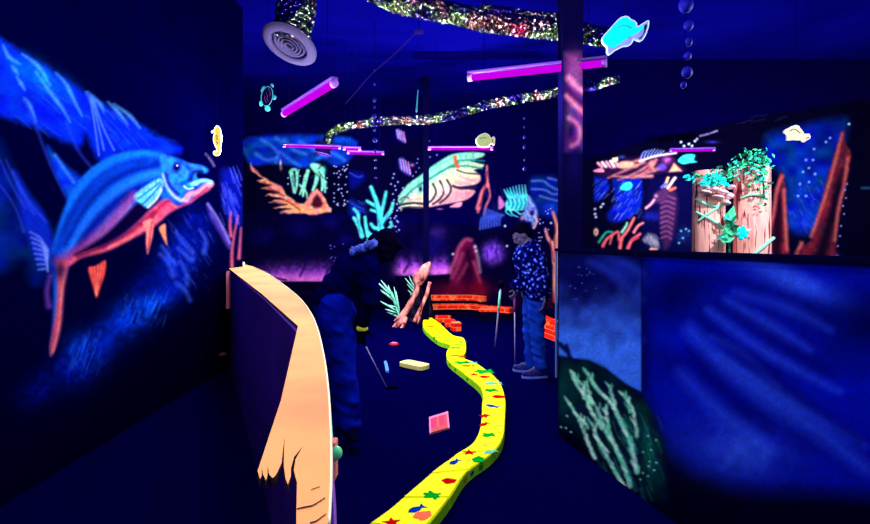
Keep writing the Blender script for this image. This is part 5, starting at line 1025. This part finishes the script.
jk = [(chest+Vector((-.02,0,0)),.175,belly,.165),(belly,.150,pelv+Vector((0,0,.02)),.150),(hipN+Vector((.01,-.01,.08)),.13,hipN+Vector((.01,-.01,.0)),.135),(hipF+Vector((0,0,.08)),.13,hipF,.135),(W(527,256),.13,W(529,272),.13),(shN,.075,shF,.075),(chest,.15,W(530,249),.09),(W(530,248),.10,neck+Vector((.008,0,-.035)),.072),
      (shN,.072,elN,.060),(elN,.058,wrN+Vector((0,0,.045)),.045),(shF,.072,elF,.062),(elF,.062,wrF+Vector((.035,0,.07)),.055),(W(536,262),.12,W(537,275),.12)]
rounded('floral_jacket', jk, [(W(517.5,286,-.06), (.085,.06,.062), Matrix.Rotation(.5,3,'Y'))], per, M['floral'], .009, 6, fold=.02, label='dark blue jacket printed with pale flowers')
lg = [(pelv,.135,pelv+Vector((0,0,-.04)),.13),(hipN,.115,kneN,.078),(kneN,.076,ankN+Vector((0,0,-.02)),.070),(hipF,.115,kneF,.078),(kneF,.074,ankF+Vector((0,0,-.02)),.068)]
rounded('jeans', lg, [], per, M['jeans'], .009, 5, fold=.022, label='blue jeans')
def shoe(par, ank, dirx, mt, sl='sole'):
    d_ = Vector(dirx).normalized(); a = Vector((ank.x,ank.y,0)); n_ = Vector((-d_.y,d_.x,0)); R = Matrix((d_, n_, Vector((0,0,1)))).transposed()
    sh = rounded('shoe', [(a+Vector((0,0,.065)),.048,a+d_*.10+Vector((0,0,.052)),.040),(a-d_*.045+Vector((0,0,.055)),.040,a+d_*.17+Vector((0,0,.042)),.030)], [(a+d_*.06+Vector((0,0,.035)), (.135,.046,.03), R)], par, M[mt], .007, 4)
    mb = MB(); out = []
    for i in range(20): t = 2*math.pi*i/20; out.append(a+d_*(.06+.142*math.cos(t))+n_*(.047*math.sin(t)*(1+.12*math.cos(t))))
    mb.prism([Vector((p.x,p.y,0)) for p in out], (0,0,.022), M[sl]); mb.build('shoe_sole', sh)
shoe(per, ankN, (-1,-.12,0), 'shoe'); shoe(per, ankF, (-1,.15,0), 'shoe')
mb = MB(); c = wrN+Vector((0,0,.02)); mb.lathe(c, [(.034,-.012),(.038,0),(.034,.012)], M['wband'], 16); mb.build('wristband', per, smooth=True, label='pale wristband')

def putter(label, top, tip, toward, grip='gripp'):
    top, tip = Vector(top), Vector(tip); t = thing('putter', label, 'golf putter', (tip.x, tip.y, 0)); dv_ = (tip-top).normalized()
    g1 = top.lerp(tip,.28); mb = MB(); mb.tube([top, top.lerp(tip,.14), g1], [.015,.014,.011], M[grip], n=10); mb.build('grip', t, smooth=True)
    mb = MB(); mb.tube([g1, tip], .0055, M['steel'], n=8); mb.build('shaft', t, smooth=True)
    mb = MB(); mb.box(tip+Vector(toward)*.045+Vector((0,0,.0)), (.11,.03,.028), M['black'], rz=math.atan2(toward[1],toward[0]), bev=.008); mb.build('head', t)
    return t
hg = wrF+Vector((-.045,-.03,-.075))
putter('putter with a violet grip held upright by the person in the floral jacket', hg+Vector((-.0,.01,.09)), Vector((P(515,352,5.75).x, 5.75, .016)), (-.3,-.95,0))

# --- person in dark clothes bending over a putter behind the rail wall
Y1 = 3.73; V = lambda x, y, dy=0.0: P(x, y, Y1+dy)
pr = thing('person', 'person in dark navy top and jeans bending forward over a putter beside the rail wall', 'person', (V(342,438).x, Y1, 0))
hipN, hipF = V(337,309,-.10), V(333,309,.10); kneN, kneF = V(345,370,-.12), V(335,368,.13); ankN, ankF = V(350,426,-.12), V(343,417,.18)
pelv, waist, chest, neck, hc = V(337,302), V(343,288), V(358,270), V(371,256), V(386,247)
shN, shF = V(367,267,-.16), V(366,260,.17); elN, elF = V(371,298,-.24), V(368,296,.16); wrN, wrF = V(362,328,-.10), V(358,326,.04)
hb_, hpos, hR = head(hc, (.62,.10,-.78), (.75,0,.62), 1.0)
h1 = hand(wrN, (-.1,.15,-1), (-.3,.9,0), (.9,.3,0), 1.3); h2 = hand(wrF, (.15,-.1,-1), (.3,-.9,0), (.9,.3,.2), 1.3)
segs = [(neck,.055,hc+Vector((-.02,0,.0)),.055),(chest,.12,neck,.075),(shN,.06,elN,.045),(elN,.042,wrN,.028),(shF,.06,elF,.045),(elF,.042,wrF,.028),(chest,.135,waist,.12),(waist,.12,pelv,.13),(shN,.065,shF,.065),
        (hipN,.095,kneN,.06),(kneN,.058,ankN,.04),(hipF,.095,kneF,.06),(kneF,.058,ankF,.04),(ankN,.04,ankN+Vector((.045,-.12,-.05)),.03),(ankF,.04,ankF+Vector((.08,-.1,-.05)),.03)]+h1[0]+h2[0]
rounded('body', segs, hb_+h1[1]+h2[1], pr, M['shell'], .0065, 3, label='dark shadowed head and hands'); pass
rounded('hair', [], [(hpos(0,-.030,.036), (.088,.094,.086), hR), (hpos(0,-.075,-.03), (.074,.06,.07), hR), (hpos(0,.030,.082), (.072,.056,.028), hR)], pr, M['hair'], .009, 3, fold=.012)
jk = [(chest,.165,waist,.15),(waist,.155,pelv+Vector((0,0,.0)),.155),(shN,.082,shF,.082),(chest,.15,neck+Vector((-.02,0,-.01)),.095),(shN,.08,elN,.066),(elN,.064,wrN+Vector((.006,0,.04)),.048),(shF,.08,elF,.066),(elF,.062,wrF+Vector((.006,0,.04)),.046),(V(352,278),.15,V(361,282),.12)]
rounded('jacket', jk, [], pr, M['coat'], .010, 6, fold=.03, label='dark navy jacket')
for i, (x, y, r_) in enumerate(((356.5,250.5,.034),(362,248,.030),(367,247,.030),(372,244.5,.034),(376,243,.028))):
    pass
fr = MB(); 
for i in range(34):
    t = i/33; c = V(354+23*t, 252-9*t, -.02)+Vector((0,-.10+.02*math.sin(i*2.3), .012*math.sin(i*1.9))); fr.ball(c, (.018,.026,.024+.008*math.sin(i*1.3)), M['scr'], 8, 6, Matrix.Rotation(i*.7,3,'X'))
fr.build('frilled_collar', pr, smooth=True, label='pale blue frilled collar along the shoulders')
lg = [(pelv,.15,pelv+Vector((0,0,-.05)),.145),(hipN,.125,kneN,.088),(kneN,.085,ankN+Vector((0,0,.01)),.074),(hipF,.125,kneF,.088),(kneF,.083,ankF+Vector((0,0,.01)),.072)]
rounded('jeans', lg, [], pr, M['jeansd'], .010, 5, fold=.025, label='dark blue jeans')
shoe(pr, ankN, (.35,-.94,0), 'shoed', 'shoed'); shoe(pr, ankF, (.6,-.8,0), 'shoed', 'shoed')
mb = MB(); c = wrN+Vector((0,0,.0)); mb.lathe(c, [(.036,-.016),(.041,-.006),(.041,.006),(.036,.014)], M['band'], 18); mb.build('wristband', pr, smooth=True, label='glowing yellow wristband')
hg = (wrN+wrF)/2+Vector((.0,.02,-.08))
putter('putter swung low by the bending person in dark clothes', hg+Vector((-.03,-.06,.10)), P(386.6,388,4.5), (.95,.25,0), 'black')

# ================================================================== CAMERA, LAMPS, VIEW
cam = bpy.data.cameras.new('camera'); co = bpy.data.objects.new('camera', cam); COL.objects.link(co)
cam.sensor_fit = 'HORIZONTAL'; cam.sensor_width = 36; cam.lens = F/870*36; cam.shift_y = -(262-HY)/870; cam.clip_start = .02
co.location = (0,0,EYE); co.rotation_euler = (math.pi/2,0,0); S.camera = co
for p_, w in LAMPS: lamp(p_, w)
w = bpy.data.worlds.new('world'); S.world = w; w.use_nodes = True; w.node_tree.nodes['Background'].inputs[0].default_value = (0,0,.03,1); w.node_tree.nodes['Background'].inputs[1].default_value = .3
S.view_settings.view_transform = 'Standard'; S.view_settings.look = 'None'; S.view_settings.exposure = EXPO; S.view_settings.gamma = 1; S.view_settings.use_curve_mapping = False
S.cycles.max_bounces = 5; S.cycles.use_denoising = True
